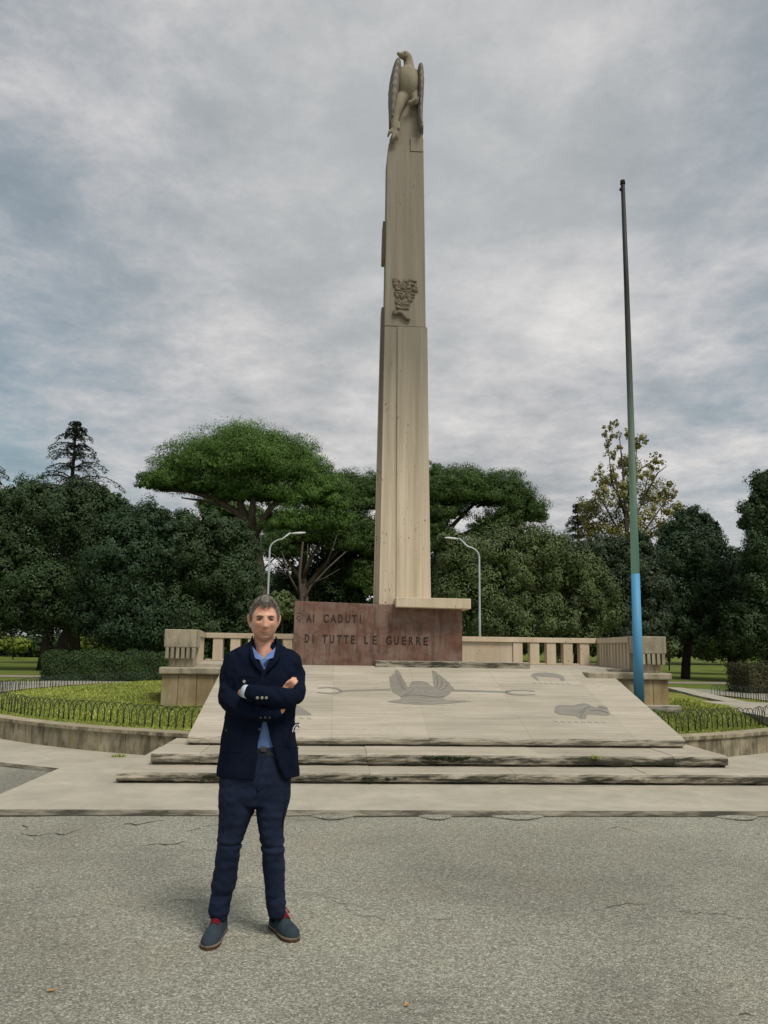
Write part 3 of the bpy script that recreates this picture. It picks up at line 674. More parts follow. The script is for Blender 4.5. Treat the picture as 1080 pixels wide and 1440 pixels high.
# relief: crumbled coat of arms, many small proud lumps, and the draped ribbon below it
def icos(c, r, sub=2, scl=(1, 1, 1), n=.0):
    bm = bmesh.new(); bmesh.ops.create_icosphere(bm, subdivisions=sub, radius=1)
    vs = [Vector(c)+Vector((v.co.x*r*scl[0], v.co.y*r*scl[1], v.co.z*r*scl[2]))*(1+random.uniform(-n, n)) for v in bm.verts]
    fs = [tuple(v.index for v in f.verts) for f in bm.faces]; bm.free(); return vs, fs
rel = MB(); random.seed(5)
R5 = lambda x, y: (525+x/12, 380+y/12)
for k in range(150):
    u, v = random.uniform(0, 1), random.uniform(0, 1)
    xl = 350+60*v; xr = 715-120*max(0, v-.35)/.65; x = xl+(xr-xl)*u; y = 165+480*v
    edge = min(u, 1-u)
    p = at(*R5(x, y), Yc+.02); rel.add(*icos(p, random.uniform(.018, .045)*(1.25 if edge < .15 else .9), 1, (random.uniform(.6, 1.5), .8, random.uniform(.6, 1.6)), .22))
link('relief_carving', rel.mesh('relief_carving'), DARKST, colm, label='crumbled coat of arms carving halfway up the column')
rb = MB().tube([at(*R5(x, y), Yc-.01) for x, y in ((350, 690), (355, 735), (390, 725), (430, 705), (480, 725), (520, 770), (560, 815), (610, 830))], [.025, .032, .036, .04, .04, .036, .032, .02], 8, round_ends=True)
link('ribbon_carving', rb.mesh('ribbon_carving'), DARKST, colm, smooth=True)
# small eroded holes of the travertine as shallow real pits would read: dark sockets
# ------------------------------------------------------------------ remesh helper
def solid(name, parts, voxel, smooth_it=2, disp=None):
    mb = MB()
    for vs, fs in parts: mb.add(vs, fs)
    me = mb.mesh('tmp'); bm = bmesh.new(); bm.from_mesh(me); bmesh.ops.recalc_face_normals(bm, faces=bm.faces[:]); bm.to_mesh(me); bm.free()
    o = bpy.data.objects.new('tmp', me); COL.objects.link(o)
    r = o.modifiers.new('r', 'REMESH'); r.mode = 'VOXEL'; r.voxel_size = voxel; r.use_smooth_shade = True
    if smooth_it:
        s = o.modifiers.new('s', 'SMOOTH'); s.factor = .5; s.iterations = smooth_it
    bpy.context.view_layer.update()
    out = bpy.data.meshes.new_from_object(o.evaluated_get(bpy.context.evaluated_depsgraph_get())); bpy.data.objects.remove(o); out.name = name
    if disp:
        n = len(out.vertices); co = np.zeros(n*3); out.vertices.foreach_get('co', co); no = np.zeros(n*3); out.vertices.foreach_get('normal', no)
        co = disp(co.reshape(-1, 3), no.reshape(-1, 3)); out.vertices.foreach_set('co', co.ravel()); out.update()
    out.polygons.foreach_set('use_smooth', [True]*len(out.polygons))
    return out
def T(pts, rad, sides=14, squash=None, k=4):
    if len(pts) > 2: pts, rad = spl(pts, list(rad), k)
    m = MB().tube(pts, rad, sides, squash, True); return (m.v, m.f)
# ------------------------------------------------------------------ eagle
YE = 13.2; E = lambda x, y, dy=0: at(500+x*.14583, 50+y*.14583, YE+dy)
eag = thing('eagle_statue', E(500, 1000), 'weathered stone eagle with raised folded wings looking left on top of the column', 'statue')
body = [T([E(505, 700, .12), E(500, 600, .05), E(500, 500, 0), E(500, 420, .02), E(505, 378, .05), E(515, 335, .08), E(512, 275, .10), E(500, 215, .09), E(485, 195, .06)], [.12, .185, .225, .228, .200, .120, .098, .092, .082], 20, (1, .95)),
        T([E(480, 190, .05), E(455, 195, .0), E(430, 185, -.03), E(410, 172, -.05)], [.080, .068, .050, .028], 12),
        T([E(412, 165, -.05), E(403, 185, -.05)], [.02, .012], 8),
        T([E(585, 400, .12), E(430, 400, .12)], [.13, .13], 14),
        # far leg down the left side of the block
        T([E(470, 590, .0), E(420, 660, -.05), E(385, 760, -.08), E(375, 850, -.10), E(370, 930, -.10)], [.14, .12, .095, .07, .05], 14),
        T([E(560, 560, .0), E(575, 620, -.08), E(560, 650, -.12)], [.11, .07, .05], 12)]
for (x0, y0, x1, y1, x2, y2) in ((370, 900, 330, 930, 312, 975), (375, 910, 365, 980, 345, 1020), (385, 900, 400, 960, 405, 1010), (390, 890, 415, 900, 422, 840)):
    body.append(T([E(x0, y0, -.1), E(x1, y1, -.14), E(x2, y2, -.12)], [.035, .033, .018], 8))
for (x0, y0, x1, y1, x2, y2) in ((560, 650, 525, 640, 500, 665), (565, 650, 550, 625, 535, 668), (575, 645, 580, 615, 590, 660), (575, 640, 600, 605, 603, 650)):
    body.append(T([E(x0, y0, -.12), E(x1, y1, -.17), E(x2, y2, -.15)], [.033, .033, .018], 8))
me = solid('body', body, .014, 2); link('body', me, EAGLEM, eag)
for nm, pl in (('wing', [(412, 264, .10, .030), (406, 285, .2, .062), (395, 350, .26, .085), (380, 450, .28, .10), (370, 560, .3, .105), (362, 660, .3, .09), (355, 760, .3, .065), (345, 860, .28, .04)]),
               ('wing', [(622, 305, .12, .03), (624, 330, .2, .052), (626, 470, .25, .062), (624, 600, .28, .055), (618, 720, .3, .05), (615, 850, .3, .05), (630, 960, .28, .04)])):
    rings = []
    for x, y, dp, hw_ in pl:
        c = E(x, y, .05); n_ = 10
        rings.append([(c.x+hw_*math.cos(a), c.y+dp*math.sin(a)*1.0, c.z) for a in [2*math.pi*k/n_ for k in range(n_)]])
    mb = MB().loft(rings); w_ = solid(nm, [(mb.v, mb.f)], .014, 1, lambda co, no: co+no*(.005*np.sign(np.sin(co[:, 2]*38+co[:, 1]*22))*np.abs(np.sin(co[:, 2]*38+co[:, 1]*22))**.5)[:, None]); wo_ = link(nm, w_, EAGLED, eag)
link('eye', (lambda m: MB().add(*m).mesh('eye'))(icos(E(472, 172, -.045), .022, 2)), LETTER, eag, smooth=True)
# the rough upright block the eagle clings to
pr = []
mb = MB()
rings = []
for y, xl, xr, dpt in ((1080, 318, 650, .5), (1000, 330, 655, .5), (960, 345, 648, .48), (900, 400, 645, .42), (820, 415, 645, .40), (740, 430, 645, .38), (680, 460, 640, .36), (640, 480, 625, .30)):
    a, b = E(xl, y, .0), E(xr, y, .0); rings.append([(a.x, YE-.02, a.z), (b.x, YE-.02, a.z), (b.x, YE+dpt, a.z), (a.x, YE+dpt, a.z)])
mb.loft(rings[::1])
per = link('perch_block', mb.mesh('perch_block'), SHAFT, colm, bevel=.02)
# ------------------------------------------------------------------ flagpole and lamps
fp = thing('flagpole', at(898, 988, 12.15), 'tall leaning bare flagpole, bright blue at the foot and bare above with painted dark shading', 'flagpole')
def pp(x, y, Y=12.15): return at(x, y, Y)
mb = MB().tube([pp(899, 992), pp(893.5, 807)], [.078, .066], 20); link('painted_foot', mb.mesh('painted_foot'), POLEB, fp, smooth=True)
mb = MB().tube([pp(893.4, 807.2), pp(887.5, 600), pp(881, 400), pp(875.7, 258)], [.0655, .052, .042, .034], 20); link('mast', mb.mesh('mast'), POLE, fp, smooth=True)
mb = MB().tube([pp(875.7, 259), pp(875.5, 254)], [.045, .040], 12).tube([pp(874.5, 263, 12.1), pp(873.0, 267, 12.06)], [.02, .028], 8); link('finial_pulley', mb.mesh('finial_pulley'), MATS['dark_bark'], fp)
def lamp(xb, ytop, xarm, yarm, Y, lab):
    b = at(xb, ytop, Y); t = thing('street_lamp', (b.x, Y, 0), lab, 'street lamp', 'curved street lamps behind the monument')
    e = at(xarm, yarm, Y); s_ = 1 if e.x > b.x else -1
    H_ = b.z
    pts = [(b.x, Y, 0), (b.x, Y, H_*.5), (b.x, Y, H_-.15)] + [(b.x+s_*.55*(1-math.cos(a)), Y, H_-.15+.45*math.sin(a)) for a in np.linspace(.2, 1.45, 7)] + [(e.x-s_*.5, Y, e.z+.03)]
    link('mast', MB().tube(pts, [.050, .044, .036]+[.030]*8, 10).mesh('mast'), GALV, t, smooth=True)
    link('base', MB().tube([(b.x, Y, 0), (b.x, Y, .9)], [.08, .075], 10).mesh('base'), GALV, t, smooth=True)
    mb = MB(); m_, r_ = Vector((e.x-s_*.45, Y, e.z+.0)), Vector((e.x+s_*.07, Y, e.z+.04))
    mb.tube([m_, m_.lerp(r_, .3), m_.lerp(r_, .75), r_], [.035, .075, .085, .045], 12, (.55, 1.0), True)
    link('lamp_head', mb.mesh('lamp_head'), LAMPW, t, smooth=True)
lamp(379.5, 768, 426, 750.5, 32, 'grey street lamp behind the man, its arm curving to the right')
lamp(674, 779, 629, 757.5, 32, 'grey street lamp right of the column, its arm curving to the left')
# ------------------------------------------------------------------ trees
random.seed(21)
def lob(px, py, rxp, rzp, Y, ryf=.9):
    c = at(px, py, Y); s_ = Y/FPX*1.0
    return (c.x, Y, c.z, rxp*s_, rxp*s_*ryf, rzp*s_)
def tree(name, label, cat, base, Y, lobes, n, lsize, leaf, kind='oak', bark=BARKD, trunk_r=.28, limbs=(), aspect=.55, clump=.24, fill=.18, group=None, shell=(.72, 1.04), split=None, kper=46):
    b = at(base[0], base[1], Y); b.z = max(-.03, min(b.z, .3)) if base[1] > 900 else -.03
    t = thing(name, (b.x, Y, -.03), label, cat, group)
    L_ = [lob(*l[:4], l[4] if len(l) > 4 else Y) for l in lobes]
    link('crown', crown_mesh('crown', L_, n, lsize, aspect, kind, clump, fill, shell=shell, kper=kper), leaf, t)
    mb = MB(); top = max(L_, key=lambda l: l[2]+l[5])
    if limbs:
        for pl, r0, r1 in limbs:
            P_ = [at(x, y, Y+(random.uniform(-.6, .6) if k else 0)) for k, (x, y) in enumerate(pl)]
            if P_[0].z < 1.2: P_[0].z = -.05
            mb.tube(P_, list(np.linspace(r0, r1, len(P_))), 9)
    else:
        c = Vector(top[:3]); P_ = [Vector((b.x, Y, -.05)), Vector((b.x*.97+c.x*.03, Y, .8)), Vector((b.x, Y, 0)).lerp(c, .4)+Vector((random.uniform(-.2, .2), 0, 0)), c]
        mb.tube(P_, [trunk_r*1.25, trunk_r, trunk_r*.75, trunk_r*.2], 10)
        for l in L_:
            q = P_[2] if random.random() < .5 else P_[1].lerp(P_[2], .7)
            mb.tube(curve_pts(q, l[:3], .3, 4, .15), [trunk_r*.45, trunk_r*.35, trunk_r*.28, trunk_r*.2, trunk_r*.1], 6)
    link('trunk', mb.mesh('trunk'), bark, t, smooth=True)
    return t
# stone pines
tree('stone_pine', 'broad umbrella pine with a domed bright green crown and leaning trunk left of the column', 'pine tree', (372, 945), 50,
     [(345, 668, 108, 66), (275, 660, 62, 50), (345, 640, 90, 42), (245, 684, 48, 34), (400, 665, 62, 58), (440, 705, 52, 60), (300, 690, 62, 26), (375, 700, 62, 46), (215, 684, 26, 24), (350, 632, 72, 32), (425, 672, 42, 46), (462, 700, 34, 44), (468, 740, 34, 50), (410, 740, 50, 40), (330, 700, 36, 26)],
     150000, .145, L_PINE, 'pine', BARK, .5, limbs=[([(372, 945), (366, 880), (362, 800), (353, 745)], .62, .42), ([(356, 752), (335, 722), (300, 700), (262, 690), (225, 690)], .28, .07), ([(355, 750), (340, 715), (330, 680), (310, 655)], .3, .08), ([(357, 755), (380, 715), (410, 690), (430, 670)], .26, .08), ([(353, 745), (356, 700), (360, 650)], .28, .08), ([(330, 715), (290, 705), (255, 700)], .14, .04)],
     aspect=.30, clump=.26, fill=.10, shell=(.62, 1.02), kper=60)
tree('stone_pine', 'second umbrella pine with a lower drooping crown directly left of the column', 'pine tree', (430, 940), 57,
     [(500, 712, 46, 52), (480, 700, 30, 40), (470, 750, 56, 60), (505, 770, 50, 60), (520, 694, 30, 34), (560, 705, 42, 46), (540, 780, 44, 60), (430, 760, 40, 50), (515, 820, 30, 40), (400, 780, 34, 40)],
     90000, .165, L_PINE2, 'pine', BARK, .4, limbs=[([(432, 940), (428, 860), (424, 800), (435, 750)], .42, .26), ([(428, 830), (455, 795), (480, 770), (505, 745)], .2, .07), ([(427, 820), (405, 790), (395, 760)], .17, .06), ([(426, 810), (440, 780), (470, 740)], .2, .05)],
     aspect=.30, clump=.28, fill=.12, shell=(.6, 1.02), kper=56)
tree('stone_pine', 'umbrella pine with a flat topped dark crown directly right of the column', 'pine tree', (612, 940), 56,
     [(640, 700, 48, 50), (690, 705, 56, 46), (735, 720, 38, 40), (610, 690, 36, 40), (655, 684, 46, 32), (712, 696, 42, 36), (625, 725, 36, 40), (705, 738, 44, 26), (618, 770, 30, 40), (690, 755, 40, 26), (612, 740, 26, 40), (750, 730, 22, 26), (612, 668, 18, 16)],
     95000, .165, L_PINE2, 'pine', BARKD, .4, limbs=[([(612, 940), (614, 850), (618, 780), (622, 740)], .42, .3), ([(620, 760), (640, 735), (665, 710), (690, 695)], .2, .06), ([(618, 770), (650, 752), (690, 735), (725, 715)], .17, .05), ([(620, 750), (618, 720), (612, 690)], .2, .06)],
     aspect=.30, clump=.26, fill=.08, shell=(.6, 1.02), kper=60)
tree('stone_pine', 'paler umbrella pine seen low behind the big pine on the left', 'pine tree', (330, 930), 70,
     [(320, 722, 42, 22), (352, 738, 34, 26), (300, 712, 26, 16), (400, 770, 40, 40)], 22000, .28, L_PINE2, 'pine', BARK, .35, aspect=.25, clump=.34, fill=.1, shell=(.6, 1.0))
tr = thing('bare_branches', at(420, 930, 47)*1.0, 'grey leafless branching trunk under the pines left of the column', 'dead tree')
tr.location.z = -.03
mb = MB()
for pl, r0, r1 in [([(422, 935), (426, 860), (421, 810), (426, 762)], .16, .05), ([(424, 850), (436, 826), (462, 798), (486, 776)], .10, .035), ([(423, 840), (408, 812), (396, 775)], .09, .03), ([(424, 815), (432, 792), (433, 765)], .06, .02), ([(440, 820), (458, 812), (478, 800)], .05, .015), ([(408, 812), (390, 800), (378, 788)], .05, .015), ([(455, 803), (468, 770), (474, 752)], .06, .02), ([(400, 795), (384, 780), (370, 772)], .06, .02)]:
    P_ = [at(x, y, 47+random.uniform(-.4, .4)) for x, y in pl]
    if pl[0][1] > 930: P_[0].z = -.05
    mb.tube(P_, list(np.linspace(r0, r1, len(P_))), 8)
link('trunk', mb.mesh('trunk'), BARKG, tr, smooth=True)
# dark oaks, left group
tree('holm_oak', 'large dark evergreen oak filling the left edge in front of the cedar', 'oak tree', (62, 940), 44,
     [(40, 702, 40, 30), (112, 698, 34, 26), (166, 716, 18, 20), (30, 790, 52, 70), (90, 730, 52, 44), (140, 765, 42, 60), (70, 840, 62, 50), (10, 730, 34, 30), (60, 700, 30, 20), (130, 840, 44, 50), (150, 705, 22, 18), (-10, 850, 40, 50), (0, 700, 24, 14)],
     95200, 0.14, L_OAK, limbs=[([(60, 945), (66, 905), (72, 860), (85, 800)], .34, .2), ([(70, 880), (45, 840), (25, 800)], .16, .06), ([(72, 860), (110, 820), (135, 780)], .16, .06)], clump=.34, fill=.20)
tree('holm_oak', 'evergreen oak with a straight dark trunk just right of the leftmost oak', 'oak tree', (83, 925), 58,
     [(90, 830, 50, 50), (120, 790, 46, 60), (160, 850, 40, 44), (60, 860, 30, 36)], 27200, 0.182, L_OAKC, trunk_r=.42, clump=.30)
tree('holm_oak', 'rounded dark oak left of the balustrade, behind the clipped hedge', 'oak tree', (170, 930), 42,
     [(175, 790, 52, 62), (205, 740, 34, 34), (150, 850, 44, 56), (200, 870, 60, 50), (232, 770, 30, 50), (170, 745, 26, 26)],
     68000, 0.14, L_OAKB, clump=.34, fill=.22)
tree('holm_oak', 'wide dark oak between the left balustrade pier and the big pine', 'oak tree', (290, 930), 43,
     [(262, 738, 20, 20), (225, 728, 20, 16), (265, 790, 46, 56), (310, 800, 50, 60), (340, 850, 40, 60), (255, 860, 50, 50), (300, 745, 36, 26), (330, 770, 32, 34), (250, 745, 26, 24), (290, 890, 60, 34), (222, 735, 16, 20)],
     74800, 0.14, L_OAK, clump=.34, fill=.22)
tree('holm_oak', 'shaded oak under the pines behind the red stone block', 'oak tree', (450, 930), 60,
     [(400, 860, 40, 50), (470, 850, 60, 50), (540, 860, 50, 50), (430, 900, 60, 30), (500, 900, 60, 30), (395, 830, 24, 30), (600, 860, 50, 60), (560, 800, 46, 50), (430, 815, 46, 44), (485, 815, 46, 44), (470, 785, 44, 36), (500, 790, 34, 36), (620, 800, 40, 50)],
     44200, 0.182, L_OAK, clump=.30, fill=.25)
# right group
tree('bushy_oak', 'wide grey green bushy oak right of the column behind the street lamp', 'oak tree', (700, 930), 38,
     [(650, 790, 42, 40), (705, 800, 50, 56), (760, 780, 46, 42), (730, 765, 34, 26), (660, 850, 52, 50), (800, 810, 48, 46), (720, 870, 62, 44), (790, 870, 60, 46), (630, 760, 22, 16), (840, 840, 36, 48)],
     105400, 0.119, L_OAK2, clump=.34, fill=.2)
tree('bushy_oak', 'dark green oak behind the blue foot of the flagpole', 'oak tree', (870, 930), 40,
     [(870, 800, 42, 46), (905, 830, 46, 56), (850, 870, 46, 46), (840, 780, 30, 26), (900, 770, 24, 24), (890, 885, 52, 34)],
     64600, 0.13, leafm('mid_oak_leaves', (.022, .038, .017), (.034, .054, .026), (.065, .088, .044)), clump=.34, fill=.22)
tree('holm_oak', 'tall dark oak with a clear trunk right of the flagpole', 'oak tree', (963, 953), 43,
     [(965, 790, 46, 50), (970, 735, 26, 24), (1000, 820, 52, 52), (930, 850, 40, 46), (1030, 850, 46, 50), (990, 770, 30, 30), (950, 750, 20, 22), (1000, 745, 16, 16), (1040, 800, 26, 30), (960, 880, 44, 20)],
     78200, 0.14, L_OAKB, limbs=[([(964, 955), (965, 930), (968, 900), (972, 850)], .26, .2), ([(968, 905), (950, 885), (935, 862)], .13, .05), ([(968, 900), (990, 880), (1010, 850)], .14, .05), ([(972, 850), (968, 790), (970, 745)], .15, .04)], clump=.34, fill=.2)
tree('holm_oak', 'dark oak cut off by the right edge, rising above its neighbours', 'oak tree', (1085, 960), 39,
     [(1075, 720, 36, 34), (1062, 715, 16, 18), (1080, 770, 34, 44), (1075, 680, 24, 22), (1070, 840, 36, 56), (1100, 800, 50, 90), (1048, 735, 10, 10), (1095, 890, 50, 40), (1050, 880, 30, 36)],
     57800, 0.133, L_OAK, clump=.32, fill=.2)
tree('holm_oak', 'low dark oak between the tall oak and the right edge', 'oak tree', (1030, 940), 52, [(1020, 860, 40, 40), (1040, 900, 40, 30), (1000, 890, 40, 36)], 23800, 0.175, L_OAKC, clump=.3)
# yellowing poplar: thin open crown on visible branches
yl = thing('yellowing_tree', at(885, 930, 56), 'tall thin tree with sparse yellowing autumn leaves behind the flagpole', 'tree'); yl.location.z = -.03
def yp_(x, y): return at(x, y, 56+random.uniform(-1.2, 1.2))
mb = MB(); stems = [[(885, 930), (884, 800), (880, 720), (876, 660), (870, 605)], [(883, 770), (850, 710), (838, 690)], [(882, 760), (905, 700), (915, 650)], [(884, 780), (925, 720), (945, 690)], [(880, 720), (860, 680), (855, 620)], [(881, 730), (893, 660), (897, 615)], [(884, 790), (840, 740), (818, 715)], [(884, 780), (915, 745), (955, 720)], [(880, 700), (900, 660), (930, 640)], [(883, 740), (868, 690), (862, 655)], [(905, 700), (925, 665), (938, 655)]]
tips = []
for k, pl in enumerate(stems):
    P_ = [yp_(x, y) for x, y in pl]
    if k == 0: P_[0].z = -.05
    mb.tube(P_, list(np.linspace(.24 if k == 0 else .09, .02, len(P_))), 6); tips += pl[1:]
link('trunk', mb.mesh('trunk'), BARKG, yl, smooth=True)
Ls = []
for x, y, r in [(862, 620, 14), (852, 605, 9), (866, 597, 8), (896, 625, 14), (905, 618, 9), (876, 650, 18), (890, 660, 20), (866, 672, 20), (905, 665, 16), (925, 648, 11), (918, 655, 10), (850, 690, 22), (880, 695, 26), (912, 695, 22), (935, 690, 16), (825, 710, 16), (840, 725, 24), (870, 730, 28), (905, 728, 26), (940, 715, 20), (955, 712, 12), (828, 745, 22), (860, 755, 28), (895, 760, 26), (930, 745, 22), (945, 695, 10), (883, 610, 8), (860, 640, 10), (845, 665, 10)]:
    Ls.append(lob(x, y, r, r*.95, 56+random.uniform(-1.5, 1.5)))
link('crown', crown_mesh('crown', Ls, 20000, .15, .8, 'oak', .42, .0, kper=14, shell=(.3, 1.15)), L_YEL, yl)
# cedars: tiers of drooping branches
def cedar(label, xt, ytop, ybot, Y, wide, n, seedv, xo=0):
    random.seed(seedv); t = thing('cedar', at(xt, 930, Y), label, 'cedar tree', None); t.location.z = -.03
    top = at(xt+xo, ytop, Y); mb = MB(); mb.tube([(at(xt, 930, Y).x, Y, -.05), (top.x, Y, top.z*.5), top], [.4, .26, .035], 8)
    Vs = []; H_ = top.z; zb = at(xt, ybot, Y).z; z = H_-.15; k = 0
    while z > zb:
        f = (H_-z)/(H_-zb); Rb = .35+wide*f**.85; m = 6
        for q in range(m):
            a = 2*math.pi*(q+.5*(k % 2))/m + random.uniform(-.25, .25); r = Rb*random.uniform(.6, 1.15)
            d = Vector((math.cos(a), math.sin(a), 0)); x0 = top.x*(.6+.4*z/H_)+at(xt, 930, Y).x*(1-(.6+.4*z/H_))
            P_ = [Vector((x0, Y, z)) + d*r*s_ + Vector((0, 0, .22*r*math.sin(s_*2.2)-.34*r*s_*s_*1.0)) for s_ in (0, .3, .6, .85, 1)]
            mb.tube(P_, [.05+.02*f, .045, .03, .02, .01], 5)
            nl = int(60+230*r/max(wide, 1)); s_ = RNG.uniform(.12, 1.02, nl)
            base = np.array([[p.x, p.y, p.z] for p in P_]); ts = np.array([0, .3, .6, .85, 1])
            C = np.stack([np.interp(s_, ts, base[:, i]) for i in range(3)], 1)
            side = np.array([-d.y, d.x, 0]); w_ = (.10+.22*s_*(1.15-s_)*2)*r*.5
            C += side*(RNG.uniform(-1, 1, nl)*w_)[:, None]; C[:, 2] += RNG.uniform(-.34, .06, nl)
            Vs.append(leaf_quads(C, unit(RNG.normal(size=(nl, 3))*.5+np.array([0, 0, 1])), .22, .07))
        z -= (.55+.45*f)*random.uniform(.8, 1.25); k += 1
    V = np.concatenate(Vs); link('crown', np_mesh('crown', V.reshape(-1, 3), np.arange(len(V)*4).reshape(-1, 4)), L_CEDAR, t)
    link('trunk', mb.mesh('trunk'), BARKD, t, smooth=True)
cedar('cedar with sparse drooping tiers rising above the oaks on the left', 108, 592, 735, 56, 4.4, 0, 4)
cedar('cedar mostly outside the left edge, only its drooping top branches in view', -14, 640, 800, 54, 4.6, 0, 9)
cedar('small far cedar tip beside the yellowing tree', 812, 708, 800, 75, 3.0, 0, 12)
# clipped hedges and shrubs
def hedge(name, label, cat, x0, x1, y0, y1, h, leaf, n, ls=.075, rz=0, z0=-.03):
    t = thing(name, ((x0+x1)/2, (y0+y1)/2, z0), label, cat)
    t_ = RNG.uniform(size=(n, 3)); face = RNG.integers(0, 4, n)
    P_ = np.empty((n, 3)); Nn = np.zeros((n, 3))
    P_[:, 0] = x0+t_[:, 0]*(x1-x0); P_[:, 1] = y0+t_[:, 1]*(y1-y0); P_[:, 2] = z0+h*(.02+.98*t_[:, 2])
    m = face <= 1; P_[m, 1] = y0+RNG.normal(size=m.sum())*.05; Nn[m, 1] = -1
    m = face == 2; P_[m, 2] = z0+h+RNG.normal(size=m.sum())*.04; Nn[m, 2] = 1
    m = face == 3; sd = RNG.integers(0, 2, m.sum()); P_[m, 0] = np.where(sd, x0, x1)+RNG.normal(size=m.sum())*.05; Nn[m, 0] = np.where(sd, -1, 1)
    wv = .06*np.sin(P_[:, 0]*3.1)+.05*np.sin(P_[:, 0]*7.7+2); P_[:, 2] += wv*(P_[:, 2]-z0)/h; P_[:, 1] += .05*np.sin(P_[:, 0]*4.3+P_[:, 2]*5)
    V = leaf_quads(P_, unit(Nn+RNG.normal(size=(n, 3))*.5), ls, ls*.6)
    link('foliage', np_mesh('foliage', V.reshape(-1, 3), np.arange(n*4).reshape(-1, 4)), leaf, t)
    bx('dark_inner_growth', BARKD, t, x0+.12, x1-.12, y0+.12, y1-.1, z0, z0+h-.12, .05)
hedge('clipped_hedge', 'long low clipped green hedge beside the left balustrade pier', 'hedge', -11.6, -5.4, 32.4, 34.0, .98, L_HEDGE, 42000)
hedge('clipped_hedge', 'low clipped hedge running behind the nearer one at the left', 'hedge', -13.6, -7.4, 38.4, 39.6, 1.08, L_HEDGE, 14000, .09)
hedge('reddish_hedge', 'reddish clipped shrub at the right edge beyond the stone strips', 'hedge', 15.0, 18.5, 28.6, 30.2, 1.05, L_RHEDGE, 20000)
hedge('clipped_hedge', 'short piece of dark hedge behind the right end pier', 'hedge', 12.4, 14.0, 36.5, 37.6, 1.1, L_HEDGE, 7000, .09)
for i, (px, py, r, rz, Y, leaf, lab) in enumerate([(118, 905, 22, 14, 66, L_BRIGHT, 'yellow green shrubs between the two left oak trunks'), (150, 908, 16, 12, 64, L_BRIGHT, 'small yellow green shrub right of the second left trunk'),
        (1030, 905, 26, 18, 60, L_HEDGE, 'bright green shrubs beyond the tall right oak'), (20, 905, 20, 10, 70, L_BRIGHT, 'pale green shrub far off at the left edge'), (190, 915, 14, 12, 50, L_OAK2, 'grey green bush behind the clipped hedge'), (940, 912, 14, 10, 60, L_OAK2, 'small grey green bush left of the tall oak trunk'), (655, 890, 26, 16, 58, L_OAKB, 'dark low bush just right of the red block beyond the parapet'), (398, 852, 20, 22, 38, L_OAK2, 'young green shrub showing left of the red block behind the man'), (517, 815, 10, 22, 42, L_PINE2, 'slim bright green shrub against the left edge of the column')]):
    t = thing('shrub', at(px, 930, Y), lab, 'shrub'); t.location.z = -.03
    ls_ = [lob(px+random.uniform(-.6, .6)*r, py+random.uniform(-.2, .3)*rz, r*.6, rz*.8, Y) for _ in range(5)]
    link('foliage', crown_mesh('foliage', ls_, 5000, .2, .6, 'oak', .35, .3), leaf, t)
    b = at(px, py, Y); link('stem', MB().tube([(b.x, Y, -.05), (b.x, Y, b.z)], [.06, .03], 6).mesh('stem'), BARKD, t)
# far wood closing the view between the trunks
Lw = [lob(x, 850+random.uniform(-25, 15), 62, 50, 92+random.uniform(-5, 5)) for x in range(-260, 1400, 62) ]
o = link('far_wood', crown_mesh('far_wood', Lw, 60000, .55, .7, 'oak', .3, .35), L_OAK); setp(o, 'dark mass of park trees closing the view behind everything', 'wood', kind='stuff')
Lw = [lob(x, 908+random.uniform(-4, 4), 40, 16, 84+random.uniform(-3, 3)) for x in range(-260, 1400, 50)]
o = link('far_undergrowth', crown_mesh('far_undergrowth', Lw, 45000, .4, .7, 'oak', .3, .3), L_HEDGE); setp(o, 'green undergrowth along the foot of the far park trees', 'undergrowth', kind='stuff')
# ------------------------------------------------------------------ small things on the ground
def crack(pts, w0):
    P_ = [atz(x, y, 0) for x, y in pts]; fine = []
    for a, b in zip(P_[:-1], P_[1:]):
        n = max(2, int((b-a).length/.05))
        for i in range(n): fine.append(a.lerp(b, i/n)+Vector((random.gauss(0, .008), random.gauss(0, .016), 0)))
    fine.append(P_[-1]); mb = MB(); vs = []
    for i, p in enumerate(fine):
        ww = w0*random.uniform(.2, 1.2)*math.sin(math.pi*(i+.5)/len(fine))**.4
        vs += [(p.x, p.y-ww, .004), (p.x, p.y+ww, .004)]
    mb.add(vs, [(2*i, 2*i+2, 2*i+3, 2*i+1) for i in range(len(fine)-1)])
    link('asphalt_crack', mb.mesh('asphalt_crack'), CRACK, kind='structure')
random.seed(3)
for pts, w0 in [([(28, 1173), (50, 1176), (75, 1172), (92, 1174), (113, 1167)], .022), ([(30, 1160), (38, 1163), (36, 1168)], .02), ([(176, 1159), (195, 1160), (210, 1155), (232, 1154)], .024), ([(198, 1190), (222, 1187), (240, 1188), (260, 1183)], .022), ([(148, 1191), (172, 1192)], .008), ([(262, 1170), (285, 1163), (308, 1160)], .016), ([(240, 1182), (262, 1194)], .006),
                ([(333, 1241), (352, 1247), (372, 1252)], .005), ([(452, 1258), (475, 1265), (498, 1287), (525, 1290), (548, 1294)], .007), ([(585, 1291), (612, 1295), (638, 1293)], .006), ([(150, 1272), (172, 1276), (205, 1276), (245, 1268), (290, 1263)], .005), ([(258, 1290), (268, 1302), (272, 1315), (286, 1335)], .005), ([(440, 1256), (470, 1268), (500, 1275), (540, 1281)], .006),
                ([(854, 1167), (870, 1163), (884, 1168), (902, 1172)], .015), ([(836, 1281), (862, 1276), (880, 1272), (912, 1273)], .008), ([(940, 1279), (960, 1282), (985, 1284), (1010, 1286), (1050, 1293), (1080, 1296)], .008), ([(1018, 1171), (1034, 1175)], .006), ([(360, 1218), (368, 1218)], .008), ([(265, 1220), (282, 1221)], .006), ([(0, 1302), (40, 1292), (90, 1290), (150, 1283)], .004), ([(1040, 1430), (1062, 1429)], .008), ([(945, 1265), (950, 1277)], .004)]:
    crack(pts, w0*.5)
